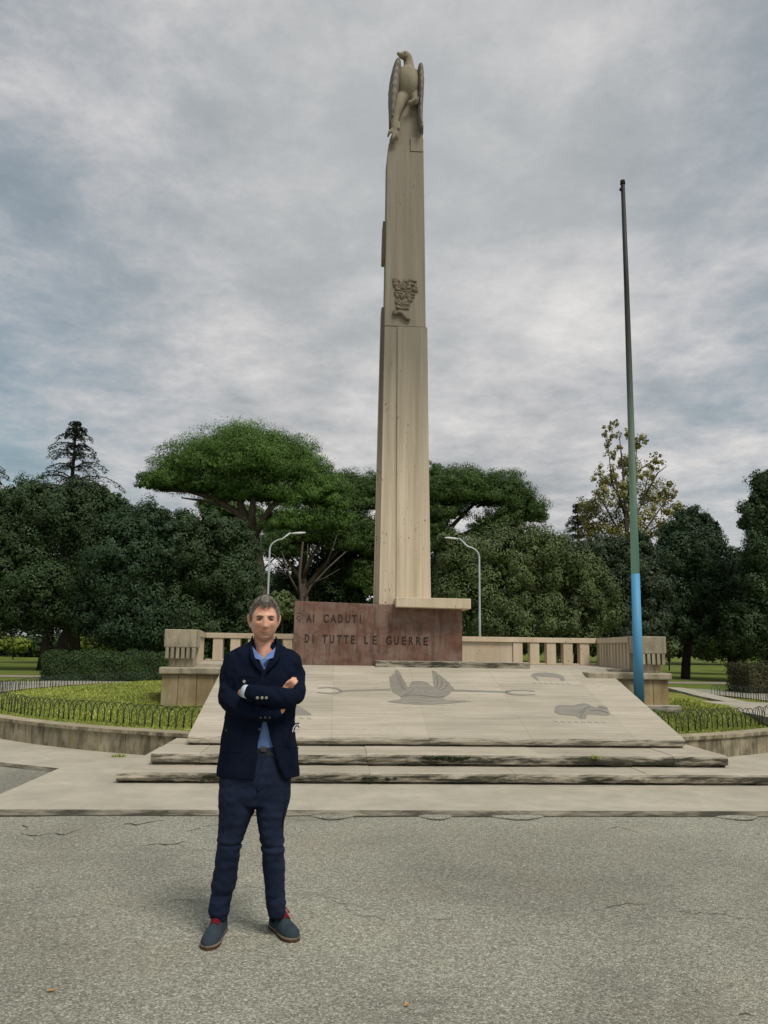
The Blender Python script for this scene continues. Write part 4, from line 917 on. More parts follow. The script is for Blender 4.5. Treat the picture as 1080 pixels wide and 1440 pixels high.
# gutter line of dark dirt, moss and lifted asphalt lips along the pavement edge
mb = MB(); vs = []
n = 240
for i in range(n+1):
    x = -3.6+9.2*i/n; y1_ = 7.425; ww = .018+.03*max(0, math.sin(x*1.7)+math.sin(x*4.1+1)*.7)+random.uniform(0, .014); vs += [(x, y1_-ww, .004), (x, y1_-.0005, .004)]
mb.add(vs, [(2*i, 2*i+2, 2*i+3, 2*i+1) for i in range(n)]); link('gutter_dirt', mb.mesh('gutter_dirt'), mat('gutter_grime', (.055, .052, .038), 1, 0, (.11, .10, .075), (9, 9, 9)), kind='structure')
for (xa, xb, yy_) in ((438, 498, 1140.5), (585, 632, 1142), (685, 758, 1143), (1000, 1060, 1147)):
    a, b = atz(xa, yy_, 0), atz(xb, yy_, 0); n = 18; top = []; bot = []
    for i in range(n+1):
        t_ = i/n; x = a.x+(b.x-a.x)*t_; hgt = math.sin(math.pi*t_)
        top.append((x, 7.40, .016*hgt**.5+.004)); bot.append((x, 7.40-.13*hgt-random.uniform(0, .02)*hgt, .006*hgt+.004))
    mb = MB(); vs = bot+top+[(p[0], p[1], -.02) for p in bot]; N_ = n+1
    mb.add(vs, [(i, i+1, N_+i+1, N_+i) for i in range(n)]+[(2*N_+i, 2*N_+i+1, i+1, i) for i in range(n)])
    link('lifted_asphalt', mb.mesh('lifted_asphalt'), ASPH, kind='structure')
    ring_ = [(p[0], p[1]-.004, .006) for p in bot]+[(p[0], p[1]-.004-.022*math.sin(math.pi*i/n), .006) for i, p in list(enumerate(bot))[::-1]]
    link('asphalt_crack', MB().add(ring_, [(i, 2*N_-1-i, 2*N_-2-i, i+1) for i in range(n)]).mesh('asphalt_crack'), CRACK, kind='structure')
def tuft(p, n, h, lab, sp=.06, m=None):
    p = Vector(p); C = np.array(p)+RNG.normal(size=(n, 3))*np.array([sp, .015, .0]); a = RNG.uniform(0, 6.28, n); d = np.stack([np.cos(a), np.sin(a), 0*a], 1)*.006
    ln = RNG.normal(size=(n, 3))*.5; ln[:, 2] = 1; tip = C+ln*(RNG.uniform(.4, 1, n)*h)[:, None]
    V = np.stack([C-d, C+d, tip], 1).reshape(-1, 3)
    setp(link('weed', np_mesh('weed', V, np.arange(3*n).reshape(-1, 3)), m or L_LAWN), lab, 'weed', kind='stuff')
random.seed(8)
for px, py, nn_, h, lab in [(782, 1143, 40, .035, 'small green weed at the pavement edge below the right part of the steps'), (925, 1145, 30, .03, 'small weed in the gutter at the far right'), (225, 1141, 60, .03, 'thin weeds in the gutter left of the man'), (180, 1141, 40, .025, 'few weeds in the gutter towards the left edge'), (300, 1140, 60, .03, 'weeds in the gutter just behind the man')]:
    tuft(atz(px, py, .0)+Vector((0, 0, .003)), nn_, h, lab, .09)
tuft(Vector((at(838, 1064, 9.22).x, 9.21, .27)), 60, .05, 'bright weed growing from the middle step at the right', .03)
tuft(Vector((at(620, 1063, 9.22).x, 9.205, .27)), 160, .035, 'dark moss and weed in the broken middle step', .13, L_HEDGE)
tuft(Vector((at(163, 1068, 10.6).x, 10.72, .05)), 60, .07, 'weeds at the foot of the curved wall left of the steps', .05)
def leaf(px, py, s_, rz, lab):
    p = atz(px, py, 0); mb = MB(); pts = [(-1, 0, .1), (-.5, .38, .28), (.2, .42, .2), (.8, .15, .35), (1, 0, .5), (.8, -.15, .3), (.2, -.42, .15), (-.5, -.38, .3)]
    c, q = math.cos(rz), math.sin(rz); vs = [(p.x+s_*(x*c-y*q), p.y+s_*(x*q+y*c), .006+s_*z*.6) for x, y, z in pts]+[(p.x, p.y, .006)]
    mb.add(vs, [(i, (i+1) % 8, 8) for i in range(8)]); setp(link('fallen_leaf', mb.mesh('fallen_leaf'), DRYLEAF), lab, 'leaf')
leaf(72, 1395, .022, .3, 'small orange dry leaf on the asphalt at the lower left'); leaf(572, 1415, .020, 1.2, 'small tan dry leaf on the asphalt at the bottom centre'); leaf(1067, 1173, .018, 2, 'small pale leaf on the asphalt at the right'); leaf(147, 1225, .015, .9, 'tiny dry leaf on the asphalt left of the man')
# white blossom on the red block
fl = thing('flower_bunch', at(519, 846, 13.1), 'little bunch of white flowers lying on top of the red block', 'flowers')
mb = MB(); mb2 = MB()
for k in range(9):
    p = at(515+random.uniform(0, 9), 846, 13.15); q = p+Vector((0, random.uniform(-.05, .05), random.uniform(.02, .09))); mb.add(*icos(q, .016, 1, n=.2)); mb2.tube([p, q], .004, 4)
link('petals', mb.mesh('petals'), WHITEFL, fl); link('stems', mb2.mesh('stems'), L_HEDGE, fl)
# dark stain patch, broken spots on the middle and lower steps: chipped hollows as small dark lumps of moss
for (x0, x1, y, z, Yf, n) in ((596, 660, 1064, .275, 9.222, 60), (284, 304, 1088, .13, 8.752, 24), (512, 560, 1092, .12, 8.752, 20)):
    mb = MB()
    for k in range(n):
        x = random.uniform(x0, x1); p = at(x, y, Yf); p.y = Yf; p.z = z-random.uniform(0, .05)*abs(math.sin(x)); mb.add(*icos(p, random.uniform(.006, .016), 1, (2.0, .5, .6), .25))
    setp(link('moss_patch', mb.mesh('moss_patch'), mat('dark_moss', (.03, .035, .018), 1, 0)), 'dark moss crust on the %s' % ('broken front of the middle step' if z > .2 else 'lowest step just left of the man' if x0 < 400 else 'lowest step right of the man'), 'moss', kind='stuff')
from mathutils.bvhtree import BVHTree
# ------------------------------------------------------------------ the man
YM = 4.45
def W(x, y, dy=0.): return at(x, y, YM+dy)
man = thing('person', (-.40, YM, 0), 'man in navy jacket, blue shirt, jeans and red laced shoes standing with arms crossed', 'person')
def ell(cx, cy, z, a, b, n=28, p=2.3):
    r = []
    for k in range(n):
        t = 2*math.pi*k/n; c, s_ = math.cos(t), math.sin(t)
        r.append((cx+a*math.copysign(abs(c)**(2/p), c), cy+b*math.copysign(abs(s_)**(2/p), s_), z))
    return r
def lring(y, xl, xr, b, dy=0., p=2.3):   # ring from photo outline
    A, B = W(xl, y), W(xr, y); return ell((A.x+B.x)/2, YM+dy, (A.z+B.z)/2, (B.x-A.x)/2, b, p=p)
def LT(rings): m = MB().loft(rings); return (m.v, m.f)
PX = (W(400, 1000)-W(399, 1000)).length     # metres per photo pixel at the man
# --- head: deformed sphere
HC = Vector((W(372.0, 873).x, YM-.02, 1.634)); HR = math.radians(9)
def headmap(v, grow=0.):
    x, y, z = v; g_ = grow
    zz = z
    wz = 1.0 + .015*max(0, -zz) - .48*max(0, -zz-.50)**1.2
    X = x*(.0745+g_)*wz; Y = y*(.095+g_)*(1-.05*max(0, -zz)); Z = zz*(.121+g_)
    if zz > 0: X *= 1+.03*math.sin(zz*math.pi)
    if y < 0:   # flatten face
        Y *= 1-.06*abs(zz); f = min(1, -y*1.6)
        G = lambda cx, cz, sx, sz: math.exp(-((abs(X)-cx)/sx)**2-((Z-cz)/sz)**2)
        d = 0
        if g_ == 0:
            t = (.010-Z)/.050
            if -.15 < t < 1.0: nd = .005+.019*max(0, t)**.9; d += nd*math.exp(-(X/(.0085+.0045*max(0, t)))**2)*(1 if t > 0 else (1+t/.15))
            elif 1.0 <= t < 1.2: d += .028*(1-(t-1)/.2)*math.exp(-(X/.013)**2)*.9
            d += .005*G(.013, -.035, .006, .008)
            d -= .013*G(.031, .002, .015, .011)          # sockets
            d += .006*G(.030, .023, .022, .008)          # brow
            d += .005*G(.0, .024, .012, .01)
            d += .006*G(.046, -.020, .018, .022)         # cheekbones
            d += .0055*math.exp(-(X/.022)**2-((Z+.061)/.005)**2) + .0065*math.exp(-(X/.018)**2-((Z+.073)/.006)**2)
            d -= .004*math.exp(-(X/.024)**2-((Z+.0665)/.0022)**2)
            d -= .004*math.exp(-(X/.02)**2-((Z+.084)/.006)**2)
            d += .010*math.exp(-(X/.024)**2-((Z+.101)/.014)**2)
            d -= .003*G(.030, -.055, .008, .02)
        Y -= d*f
    return Vector((X, Y, Z))
def rotH(p): c, s_ = math.cos(HR), math.sin(HR); return HC+Vector((p.x*c-p.y*s_, p.x*s_+p.y*c, p.z))
def headsphere(sub, grow=0.):
    bm = bmesh.new(); bmesh.ops.create_icosphere(bm, subdivisions=sub, radius=1)
    raw = [v.co.copy() for v in bm.verts]; vs = [rotH(headmap(v, grow)) for v in raw]; fs = [tuple(q.index for q in f.verts) for f in bm.faces]; bm.free(); return raw, vs, fs
raw, hv, hf = headsphere(6)
parts = [(hv, hf)]
for s_ in (-1, 1):   # ears
    pts = [rotH(Vector((s_*(.073+.007*math.sin(t)), .010+.012*math.cos(t)*.9, .0+.028*math.sin(t-.0)*1.0-.004))) for t in np.linspace(0, 2*math.pi, 13)]
    parts.append(T([rotH(Vector((s_*.074, .012, -.034))), rotH(Vector((s_*.081, .016, -.012))), rotH(Vector((s_*.086, .018, .012))), rotH(Vector((s_*.083, .012, .026))), rotH(Vector((s_*.076, .002, .022)))], [.006, .008, .0085, .008, .006], 10))
    parts.append(T([rotH(Vector((s_*.074, .010, -.025))), rotH(Vector((s_*.080, .014, .014)))], [.009, .010], 8, (1, .6)))
# neck, torso core, legs core
parts.append(T([W(371, 880, .03), W(371, 905, .02), W(371, 920, .015), W(370, 945, .02)], [.054, .058, .063, .07], 20, (1.0, 1.0)))
parts.append(T([W(368, 935, .02), W(368, 980, .02), W(366, 1040, .02), W(362, 1090, .02)], [.08, .09, .095, .09], 16, (1, 1)))
parts.append(T([W(342, 940, .03), W(368, 932, .03), W(396, 940, .03)], [.04, .05, .04], 12))
for pl in (([W(338, 1100), W(323, 1190, -.005), W(311, 1262, .02)],), ([W(382, 1100), W(384, 1190, -.005), W(386, 1262, .02)],)):
    parts.append(T(pl[0], [.06, .038, .030], 12))
# arms. RA = his right (left in the photo), passes below; LA passes over
RA = [W(332, 944, .02), W(323, 960, .01), W(324, 988, -.05), W(352, 996, -.13), W(384, 1000, -.155)]
LA = [W(406, 944, .02), W(415, 958, .01), W(411, 982, -.07), W(380, 980, -.20), W(352, 974, -.215)]
parts.append(T(RA, [.045, .042, .038, .032, .026], 12)); parts.append(T(LA, [.045, .042, .038, .032, .026], 12))
# his right hand: comes out behind the upper forearm and lies on the left upper arm, fingers up
parts.append(T([W(384, 1003, -.165), W(394, 998, -.150), W(400, 982, -.115), W(404, 968, -.11)], [.025, .026, .029, .029], 12, (1, .62)))
for k, (x0, y0, x1, y1, x2, y2) in enumerate([(400, 968, 403, 961.5, 408, 956.5), (402.5, 967, 406.5, 959.5, 412, 953.5), (405.5, 968, 410.5, 960.5, 415.5, 954), (408, 970, 413, 963, 417.5, 958)]):
    parts.append(T([W(x0, y0, -.118), W(x1, y1, -.128-.004*k), W((x1+x2)/2, (y1+y2)/2, -.134-.003*k), W(x2, y2, -.118)], [.0090, .0086, .0080, .0072], 9))
parts.append(T([W(397, 984, -.13), W(393, 976, -.135), W(394, 970, -.13)], [.011, .0095, .008], 9))
# his left hand: back of hand tucked over the right upper arm
parts.append(T([W(353, 974, -.205), W(346, 973.5, -.165), W(339, 975, -.105), W(331, 977, -.05)], [.023, .022, .025, .027], 12, (1, .7)))
for k, (y1, y2) in enumerate(((970, 968), (974, 973), (978, 978), (982, 983))):
    parts.append(T([W(333, y1, -.06), W(327, (y1+y2)/2, -.03), W(321, y2, .0), W(317, y2, .02)], [.0098, .0092, .0085, .0075], 9))
parts.append(T([W(343, 971, -.13), W(336, 970, -.08), W(331, 969, -.05)], [.010, .0095, .008], 9))
body_me = solid('body', parts, .0042, 1); link('body', body_me, SKIN, man)
# eyes, brows, lips, hair
for s_ in (-1, 1):
    c = rotH(Vector((s_*.031, -.0765, .002)))
    link('eye', (lambda m: MB().add(*m).mesh('eye'))(icos(c, .0105, 3, (1.25, 1, .36))), EYEW, man, smooth=True)
    c2 = rotH(Vector((s_*.031+.001, -.0852, .0020))); link('iris', (lambda m: MB().add(*m).mesh('iris'))(icos(c2, .0052, 2, (1, .6, .66))), IRIS, man, smooth=True)
    link('eyelid', MB().tube([rotH(Vector((s_*x, y, z))) for x, y, z in ((.018, -.083, .004), (.025, -.088, .0082), (.033, -.088, .0086), (.041, -.082, .0058), (.046, -.077, .000))], [.0018, .0030, .0034, .0030, .0018], 8).mesh('eyelid'), LIDM, man, smooth=True)
    link('eyebrow', MB().tube([rotH(Vector((s_*x, y, z))) for x, y, z in ((.012, -.0945, .0145), (.024, -.0955, .0175), (.036, -.0905, .0190), (.048, -.079, .0145))], [.0028, .0042, .0038, .0018], 8, (1.0, .7)).mesh('eyebrow'), BROW, man, smooth=True)
link('lips', MB().tube([rotH(Vector((x, y, z))) for x, y, z in ((-.023, -.083, -.0665), (-.012, -.0925, -.0655), (0, -.0955, -.0665), (.012, -.0925, -.0655), (.023, -.083, -.0665))], [.0012, .0030, .0034, .0030, .0012], 8, (1.1, .6)).mesh('lips'), LIPS, man, smooth=True)
def hairline(a, zz):   # a = |azimuth from face front| 0..pi on unit sphere; returns lowest unit z covered
    pts = [(0, .52), (.30, .54), (.55, .66), (.80, .56), (1.05, .28), (1.25, -.04), (1.5, -.10), (1.62, .34), (1.78, .30), (1.95, -.25), (2.4, -.52), (3.15, -.60)]
    return np.interp(a, [p[0] for p in pts], [p[1] for p in pts])
bm = bmesh.new(); bmesh.ops.create_icosphere(bm, subdivisions=6, radius=1); rm = []
ok_ = {}
for v in bm.verts:
    a = abs(math.atan2(v.co.x, -v.co.y)); ok_[v.index] = v.co.z > hairline(a, v.co.z)
hv_idx = [v.index for v in bm.verts if ok_[v.index]]; hu = [v.co.copy() for v in bm.verts if ok_[v.index]]
rm = [v for v in bm.verts if not ok_[v.index]]; bmesh.ops.delete(bm, geom=rm, context='VERTS')
for v in bm.verts:
    z = v.co.z; a = abs(math.atan2(v.co.x, -v.co.y)); edge = min(1, (z-hairline(a, z))*5)
    g_ = .0015+edge*(.006+.013*max(0, z)**1.2)
    v.co = rotH(headmap(v.co, g_)) + Vector((random.gauss(0, .0008),)*3)
me = bpy.data.meshes.new('hair'); bm.to_mesh(me); bm.free(); hair = link('hair', me, HAIR, man, smooth=True)
Vh = []
for k in range(9000):
    u = random.choice(hu); u = Vector((u.x+random.gauss(0, .03), u.y+random.gauss(0, .03), u.z+random.gauss(0, .03))).normalized()
    z = u.z; p = rotH(headmap(u, .005+.012*max(0, z))); q = (p-HC).normalized()
    fl_ = Vector((-.25+.5*(u.x > .1)*1.0, -.9, .15)) if z > .55 else Vector((0, .35, -1))
    fl_ = Vector((fl_.x*math.cos(HR)-fl_.y*math.sin(HR), fl_.x*math.sin(HR)+fl_.y*math.cos(HR), fl_.z)); fl_ = (fl_-q*fl_.dot(q)).normalized()
    d = (fl_+q*random.uniform(.10, .55)+Vector((random.gauss(0, .2), random.gauss(0, .2), random.gauss(0, .12)))).normalized()
    ln = random.uniform(.010, .020) if z > .5 else random.uniform(.005, .010)
    sd = d.cross(q).normalized()*.0011
    Vh += [p-sd, p+sd, p+d*ln]
link('hair_strands', np_mesh('hair_strands', np.array([tuple(v) for v in Vh]), np.arange(len(Vh)).reshape(-1, 3)), HAIR, man, kind='stuff')
# --- cloth folds
def fold(seed, amp, fr, stretch=(1, 1, 1)):
    rs = np.random.default_rng(seed); K = rs.normal(size=(14, 3))*fr*np.array(stretch); ph = rs.uniform(0, 6.28, 14); am = rs.uniform(.4, 1, 14)
    def f(co, no):
        s_ = np.zeros(len(co))
        for k, p_, a in zip(K, ph, am): s_ += a*np.sin(co@k+p_+.8*np.sin(co@k[::-1]*.6))
        s_ = s_/3.2; s_ = np.sign(s_)*np.abs(s_)**1.4
        return co+no*(amp*s_)[:, None]
    return f
# --- trousers
tr_ = [LT([lring(1048, 325, 407, .105), lring(1065, 322, 409, .11), lring(1090, 310, 410, .115), lring(1115, 307, 409, .112), lring(1130, 308, 407, .10)]),
       LT([lring(1085, 309, 360, .10, .0), lring(1120, 307.5, 361, .10, -.005), lring(1140, 308, 357.5, .095, -.008), lring(1152, 308, 353, .092, -.01), lring(1165, 307.5, 347.5, .087, -.01), lring(1180, 306.5, 341.5, .082, -.012), lring(1192, 305.5, 338.5, .078, -.016), lring(1215, 301.5, 335, .072, -.005), lring(1240, 297.5, 332.5, .068, .01), lring(1262, 295.5, 326, .062, .02), lring(1274, 293, 322, .062, .02), lring(1283, 291, 322.5, .064, .02), lring(1294, 296, 319, .052, .02)]),
       LT([lring(1085, 358, 410, .10, .0), lring(1120, 360, 408, .10, -.0), lring(1140, 360.5, 403, .092, -.005), lring(1152, 361.5, 400, .088, -.01), lring(1165, 363.5, 399, .085, -.01), lring(1180, 367, 398.5, .080, -.012), lring(1192, 367.5, 400, .078, -.016), lring(1215, 369.5, 401, .072, .0), lring(1240, 371, 399.5, .066, .015), lring(1262, 373, 401, .062, .025), lring(1275, 374, 401.5, .064, .03), lring(1291, 377, 400, .058, .035)])]
ff = fold(3, .0013, 30, (.8, .8, 1.5)); f2_ = fold(31, .0022, 60, (.4, .4, 1.6))
def trdisp(co, no):
    co = f2_(ff(co, no), no); z = co[:, 2]
    for zc, s_, a in ((.462, .008, -.006), (.478, .014, .004), (.442, .014, .003), (.20, .010, -.003), (.165, .010, .002)):
        co = co+no*(a*np.exp(-((z-zc+.05*(co[:, 0]+.4))/s_)**2)*(no[:, 1] < .3))[:, None]
    return co
trm = solid('trousers', tr_, .0065, 2, trdisp); link('trousers', trm, DENIM, man)
tb = BVHTree.FromPolygons([v.co.copy() for v in trm.vertices], [tuple(p.vertices) for p in trm.polygons])
for pl_ in ([(371, 1060), (368, 1075), (363, 1100), (360, 1124)], [(376, 1060), (376, 1090), (372, 1106), (362, 1114)], [(320, 1094), (316, 1130), (314, 1170)], [(402, 1092), (403, 1125), (396, 1165)]):
    q_ = [tb.ray_cast(Vector((0, 0, EYE)), ray(*p_).normalized())[0] for p_ in pl_]; q_ = [q for q in q_ if q is not None]
    if len(q_) > 1: link('trouser_seam', MB().tube(q_, .0028, 6).mesh('trouser_seam'), DENIM, man, smooth=True)
mb = MB(); rings = [lring(1049, 324, 408, .107), lring(1058.5, 323.5, 408.5, .109)]; mb.loft(rings); link('belt', mb.mesh('belt'), LEATH, man, smooth=False)
p = W(371, 1053.5, -.112); bk = link('buckle', MB().box(p.x-.016, p.x+.014, p.y-.004, p.y+.002, p.z-.013, p.z+.013).box(p.x-.010, p.x+.008, p.y-.006, p.y-.003, p.z-.008, p.z+.008).mesh('buckle'), DBUTTON, man, bevel=.002)
# --- shirt torso and collar
sh = [LT([lring(916, 346, 396, .060, .02), lring(928, 335, 408, .085, .02), lring(950, 330, 408, .103, .0), lring(1000, 327, 407, .108, .0), lring(1052, 328, 404, .104, .0)])]
def shdisp(co, no): return fold(9, .003, 30)(co, no)
shm = solid('shirt', sh, .007, 2, shdisp)
bm = bmesh.new(); bm.from_mesh(shm); zt_, zb_ = W(371, 898).z, W(371, 926, -.1).z; xv = W(371.5, 915).x
bmesh.ops.delete(bm, geom=[v for v in bm.verts if v.co.z > zb_ and v.co.y < YM+.03 and abs(v.co.x-xv) < .062*(v.co.z-zb_)/(zt_-zb_)+.004], context='VERTS')
bm.to_mesh(shm); bm.free(); shm.polygons.foreach_set('use_smooth', [True]*len(shm.polygons))
link('shirt', shm, SHIRT, man)
for s_, pl in ((-1, [(353, 907), (357, 914), (363, 921), (370.5, 927)]), (1, [(389, 907), (386, 914), (380, 920), (373, 926)])):
    mb = MB(); vs = []
    for i, (x, y) in enumerate(pl):
        dy = (-.030, -.062, -.086, -.098)[i]
        wd = (2.5, 5.0, 7.0, 2.5)[i]
        vs += [tuple(W(x+s_*.5, y-3.5+i*.4, dy+.004)), tuple(W(x+s_*wd*.55, y+wd*.75, dy-.012))]
    mb.add(vs, [(2*i, 2*i+1, 2*i+3, 2*i+2) for i in range(3)]); o = link('shirt_collar', mb.mesh('shirt_collar'), SHIRT, man)
    m_ = o.modifiers.new('t', 'SOLIDIFY'); m_.thickness = .004; m_.offset = 0
# --- jacket: torso with the opening cut out, plus sleeves
tor = MB().loft([lring(1091, 305, 421, .135, .005), lring(1082, 304.5, 421, .137, .005), lring(1060, 308.5, 418, .133, .0), lring(1035, 312, 415.5, .128, .0), lring(1010, 317, 413, .124, .0), lring(975, 318, 417, .130, .0), lring(950, 315, 421, .130, .005), lring(932, 316, 421, .118, .012), lring(920, 319, 416, .102, .018), lring(912, 331, 407, .084, .025), lring(906, 345, 397, .068, .03), lring(902, 350.5, 392.5, .060, .03), lring(898, 352.5, 390.5, .056, .03)][::1])
me = tor.mesh('tmp'); bm = bmesh.new(); bm.from_mesh(me); bmesh.ops.recalc_face_normals(bm, faces=bm.faces[:]); bm.to_mesh(me); bm.free()
to = bpy.data.objects.new('tmp', me); COL.objects.link(to)
def cutter(pts, y0, y1):
    a = [at(x, y, YM-.12) for x, y in pts]; a = [Vector((p.x, YM+y0, p.z)) for p in a]
    m = MB().prism(a, (0, y1-y0, 0)).mesh('c'); bm = bmesh.new(); bm.from_mesh(m); bmesh.ops.recalc_face_normals(bm, faces=bm.faces[:]); bm.to_mesh(m); bm.free()
    o = bpy.data.objects.new('c', m); COL.objects.link(o); return o
cuts = [cutter([(349, 893), (371.5, 945), (392.5, 893)], -.3, .045), cutter([(371.5, 1003), (363, 1044), (359.5, 1068), (358.5, 1100), (402, 1100), (393, 1080), (386, 1056), (380, 1036)], -.3, -.0),
        cutter([(354, 870), (354, 906), (390, 906), (390, 870)], -.3, .3)]
for c in cuts:
    b = to.modifiers.new('b', 'BOOLEAN'); b.operation = 'DIFFERENCE'; b.object = c; b.solver = 'EXACT'
bpy.context.view_layer.update()
cm = bpy.data.meshes.new_from_object(to.evaluated_get(bpy.context.evaluated_depsgraph_get()))
tv = [v.co.copy() for v in cm.vertices]; tf = [tuple(p.vertices) for p in cm.polygons]
for o in cuts+[to]: bpy.data.objects.remove(o)
jp = [(tv, tf),
      T([W(333, 926, .02), W(327, 933, .02), W(324.5, 958, .01), W(323.5, 982, -.045)], [.054, .060, .062, .061], 18),
      T([W(323.5, 982, -.045), W(330, 990, -.085), W(352, 998, -.125), W(385, 1004, -.165)], [.062, .060, .050, .041], 18),
      T([W(404, 926, .02), W(410, 934, .02), W(414, 956, .0), W(413.5, 975, -.06)], [.055, .060, .062, .062], 18),
      T([W(413.5, 975, -.06), W(402, 982, -.13), W(380, 979, -.19), W(355, 974.5, -.215)], [.062, .058, .050, .042], 18),
      LT([lring(912, 348, 395, .060, .03), lring(897, 353, 390, .050, .035)])]
# hollow of the collar
fj = fold(5, .0038, 28, (1.2, 1.2, .6))
fs1 = fold(15, .0068, 52, (1, 1, .8))
def jdisp(co, no):
    a = fj(co, no); z = co[:, 2]; x = co[:, 0]
    m = ((np.abs(x+.405) > .12) | (co[:, 1] < YM-.15))*(z > 1.10)*1.0
    b = fs1(a, no); return a*(1-m[:, None]*.8)+b*m[:, None]*.8
jm = solid('jacket', jp, .0058, 1, jdisp)
# remove the collar plug so neck and shirt show inside the collar
bm = bmesh.new(); bm.from_mesh(jm)
nx = W(371, 905).x
rmv = [v for v in bm.verts if v.co.z > W(371, 909).z and ((v.co.x-nx)/.064)**2+((v.co.y-YM-.02)/.052)**2 < 1]
bmesh.ops.delete(bm, geom=rmv, context='VERTS'); bm.to_mesh(jm); bm.free(); jm.polygons.foreach_set('use_smooth', [True]*len(jm.polygons))
jk = link('jacket', jm, NAVY, man)
# standing collar and lapels
for s_, pl in ((-1, [(356, 893.5, .0), (354.5, 901, -.035), (355, 912, -.083), (358, 924, -.118), (363.5, 935, -.130), (369, 946, -.136)]), (1, [(387, 894.5, .0), (388.5, 902, -.035), (388, 912, -.083), (385, 924, -.118), (379.5, 935, -.130), (374, 946, -.136)])):
    vs = []
    for i, (x, y, dy) in enumerate(pl):
        wd = (1.6, 2.6, 5, 8.0, 7.0, 2.0)[i]
        vs += [tuple(W(x, y, dy+.004)), tuple(W(x+s_*wd*.5, y+1, dy-.004)), tuple(W(x+s_*wd, y+(1, 3, 4, 3, 2, 1)[i], dy+.010+.003*wd*.5))]
    mb = MB().add(vs, [(3*i+j, 3*i+j+1, 3*i+j+4, 3*i+j+3) for i in range(5) for j in range(2)]); o = link('lapel', mb.mesh('lapel'), NAVY, man, smooth=True)
    m_ = o.modifiers.new('t', 'SOLIDIFY'); m_.thickness = .004; m_.offset = 0
# pockets, buttons, cuffs
def patch(name, pts, dy, m, th=.006):
    a = [W(x, y, dy if not hasattr(dy, '__len__') else dy[i]) for i, (x, y) in enumerate(pts)]
    o = link(name, MB().prism(a, (0, th, 0)).mesh(name), m, man, bevel=.002); return o
from mathutils.bvhtree import BVHTree
jb = BVHTree.FromPolygons([v.co.copy() for v in jm.vertices], [tuple(p.vertices) for p in jm.polygons])
def onj(x, y, up=.002):
    o = Vector((0, 0, EYE)); h = jb.ray_cast(o, ray(x, y).normalized()); return (h[0]+Vector((0, -up, 0)), h[1]) if h[0] else (W(x, y, -.15), Vector((0, -1, 0)))
def button(x, y, r, m, name='button'):
    p, n_ = onj(x, y); mb = MB().tube([p+n_*.0, p+n_*.0035, p+n_*.0045], [r, r, r*.75], 12); link(name, mb.mesh(name), m, man, smooth=False)
for x in (362, 368.5, 374.5): button(x, 981.2, .0076, BUTTON)
button(343.5, 958.5, .0080, BUTTON); button(365.3, 1025.5, .0078, DBUTTON)
for x in (367, 373, 379): button(x, 1009, .0062, DBUTTON)
button(318.5, 1027, .006, DBUTTON)
def seam(pts, name, r=.0022, m=NAVY):
    P_ = []
    for (x0, y0), (x1, y1) in zip(pts[:-1], pts[1:]):
        for t in np.linspace(0, 1, 5)[:-1 if (x1, y1) != pts[-1] else None]: P_.append(onj(x0+(x1-x0)*t, y0+(y1-y0)*t, .0006)[0])
    link(name, MB().tube(P_, r, 6).mesh(name), m, man, smooth=True)
seam([(337, 951), (361, 952), (360.5, 957), (345, 962), (338, 957), (337, 951)], 'chest_pocket_flap')
seam([(399, 1019), (421, 1017)], 'hip_pocket_edge', .003); seam([(399, 1019), (399, 1050), (420, 1052)], 'hip_pocket_seam')
seam([(315, 1024), (340, 1026), (340, 1058), (312, 1058)], 'hip_pocket_seam')
seam([(362, 1046), (360.5, 1065), (359.5, 1087)], 'jacket_edge', .003)
# cuffs
def ringpart(name, a, b, r, m):
    link(name, MB().tube([a, b], [r, r*.97], 18, (1, .86)).mesh(name), m, man, smooth=True)
ringpart('shirt_cuff', W(353, 974.3, -.210), W(343.8, 971.8, -.178), .0355, CUFFW)
ringpart('shirt_cuff', W(384, 1004, -.164), W(388.5, 1003, -.155), .034, SHIRT)
link('watch_strap', MB().tube([W(344.4, 973.2, -.180), W(342.8, 973, -.172)], [.031, .030], 16, (1, .8)).mesh('watch_strap'), LEATH, man, smooth=True)
# folded spectacles hooked in the side pocket
gl_ = thing('folded_glasses', W(418, 1024, -.13), 'folded white and dark spectacles stuck in the side pocket of the jacket', 'glasses')
for nm, pl, r, m in (('temple', [(411.5, 1029), (413, 1023), (416, 1019.5), (420, 1019), (422, 1021)], .0028, WHITEPL), ('temple', [(414.5, 1029), (416, 1025), (418.5, 1023.5), (420, 1026)], .0026, WHITEPL), ('frame', [(413, 1028), (415, 1022), (418, 1020.5), (420.5, 1022), (419, 1026)], .0032, LEATH)):
    link(nm, MB().tube([W(x, y, -.145 if nm == 'temple' else -.135) for x, y in pl], r, 8, None, True).mesh(nm), m, gl_, smooth=True)
for a, b in ((W(310, 1262, .03), Vector((-.583, 4.515, .06))), (W(387, 1262, .035), Vector((-.290, 4.545, .06)))):
    link('sock', MB().tube([a, b], [.040, .037], 14).mesh('sock'), NAVY, man, smooth=True)
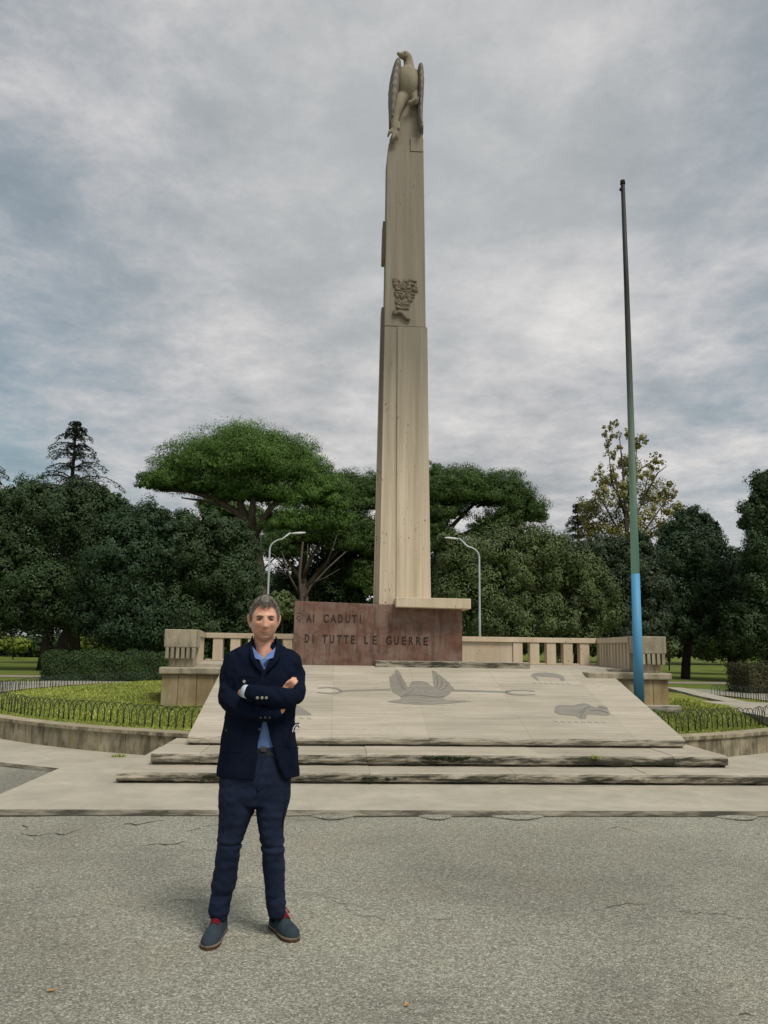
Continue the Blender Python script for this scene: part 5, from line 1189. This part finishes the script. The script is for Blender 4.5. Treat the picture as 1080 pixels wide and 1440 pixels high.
# --- shoes
def shoe(heel, toe, hh, wd=.050):
    h, t = Vector(heel), Vector(toe); d = (t-h); Ln = d.length; d.normalize(); s_ = Vector((-d.y, d.x, 0))
    def ring(u, a, b, z0):   # cross-section at u along
        c = h+d*Ln*u; return [c+s_*(a*math.cos(k))+Vector((0, 0, z0+max(0, b*math.sin(k)) if math.sin(k) > 0 else z0+.006*math.sin(k))) for k in [2*math.pi*i/20 for i in range(20)]]
    sp = MB().loft([ring(u, a, b, .022) for u, a, b in ((.0, .012, .03), (.02, .028, .055), (.07, .035, .075), (.20, .037, .085), (.34, .038, .086), (.46, .042, .074), (.60, .047, .060), (.75, .049, .052), (.88, .042, .044), (.96, .028, .032), (1.0, .010, .014))])
    def sr(z, g_):
        out = []
        prof = [(-.012, 0), (.0, .022), (.06, .036), (.25, .036), (.42, .038), (.6, .048), (.76, .0515), (.88, .045), (.96, .031), (1.012, .0)]
        L_ = [h+d*Ln*u+s_*(a+g_*(a > 0)) for u, a in prof]; R_ = [h+d*Ln*u-s_*(a+g_*(a > 0)) for u, a in prof[1:-1]][::-1]
        return [p+Vector((0, 0, z)) for p in L_+R_]
    sole = MB().loft([sr(.0, -.003), sr(.004, -.001), sr(.013, .001), sr(.016, .000)]); mid = MB().loft([sr(.0163, .0005), sr(.023, -.001)])
    top = solid('shoe', [(sp.v, sp.f), T([h+d*Ln*.18+Vector((0, 0, .07)), h+d*Ln*.20+Vector((0, 0, .115))], [.038, .036], 14)], .0045, 3, fold(8, .0012, 60))
    o = link('shoe', top, SUEDE, man); link('sole', sole.mesh('sole'), SOLE, o, smooth=False); link('midsole', mid.mesh('midsole'), SOLEW, o)
    for k in range(4):
        u = .36+.058*k; zc = .022+np.interp(u, [.34, .46, .60], [.088, .076, .061]); c = h+d*Ln*u
        link('lace', MB().tube([c-s_*.024+Vector((0, 0, zc-.010)), c-s_*.010+Vector((0, 0, zc+.001)), c+s_*.010+Vector((0, 0, zc+.001))+d*.006, c+s_*.024+Vector((0, 0, zc-.010))+d*.008], .0042, 7).mesh('lace'), LACE, o, smooth=True)
    c = h+d*Ln*.35; zc = .112
    for a in (-1, 1):
        link('lace_loop', MB().tube([c+Vector((0, 0, zc-.004)), c+s_*a*.022+d*.010+Vector((0, 0, zc+.008)), c+s_*a*.038+d*.022+Vector((0, 0, zc-.014)), c+s_*a*.018+d*.020+Vector((0, 0, zc-.008)), c+d*.006+Vector((0, 0, zc-.006))], .0038, 7).mesh('lace_loop'), LACE, o, smooth=True)
    link('tongue', MB().tube([h+d*Ln*.50+Vector((0, 0, .088)), h+d*Ln*.40+Vector((0, 0, .104)), h+d*Ln*.31+Vector((0, 0, .122))], [.014, .017, .015], 10, (.45, 1)).mesh('tongue'), LACE, o, smooth=True)
shoe((-.578, 4.560, 0), (-.612, 4.262, 0), 0)
shoe((-.312, 4.600, 0), (-.178, 4.365, 0), 0)
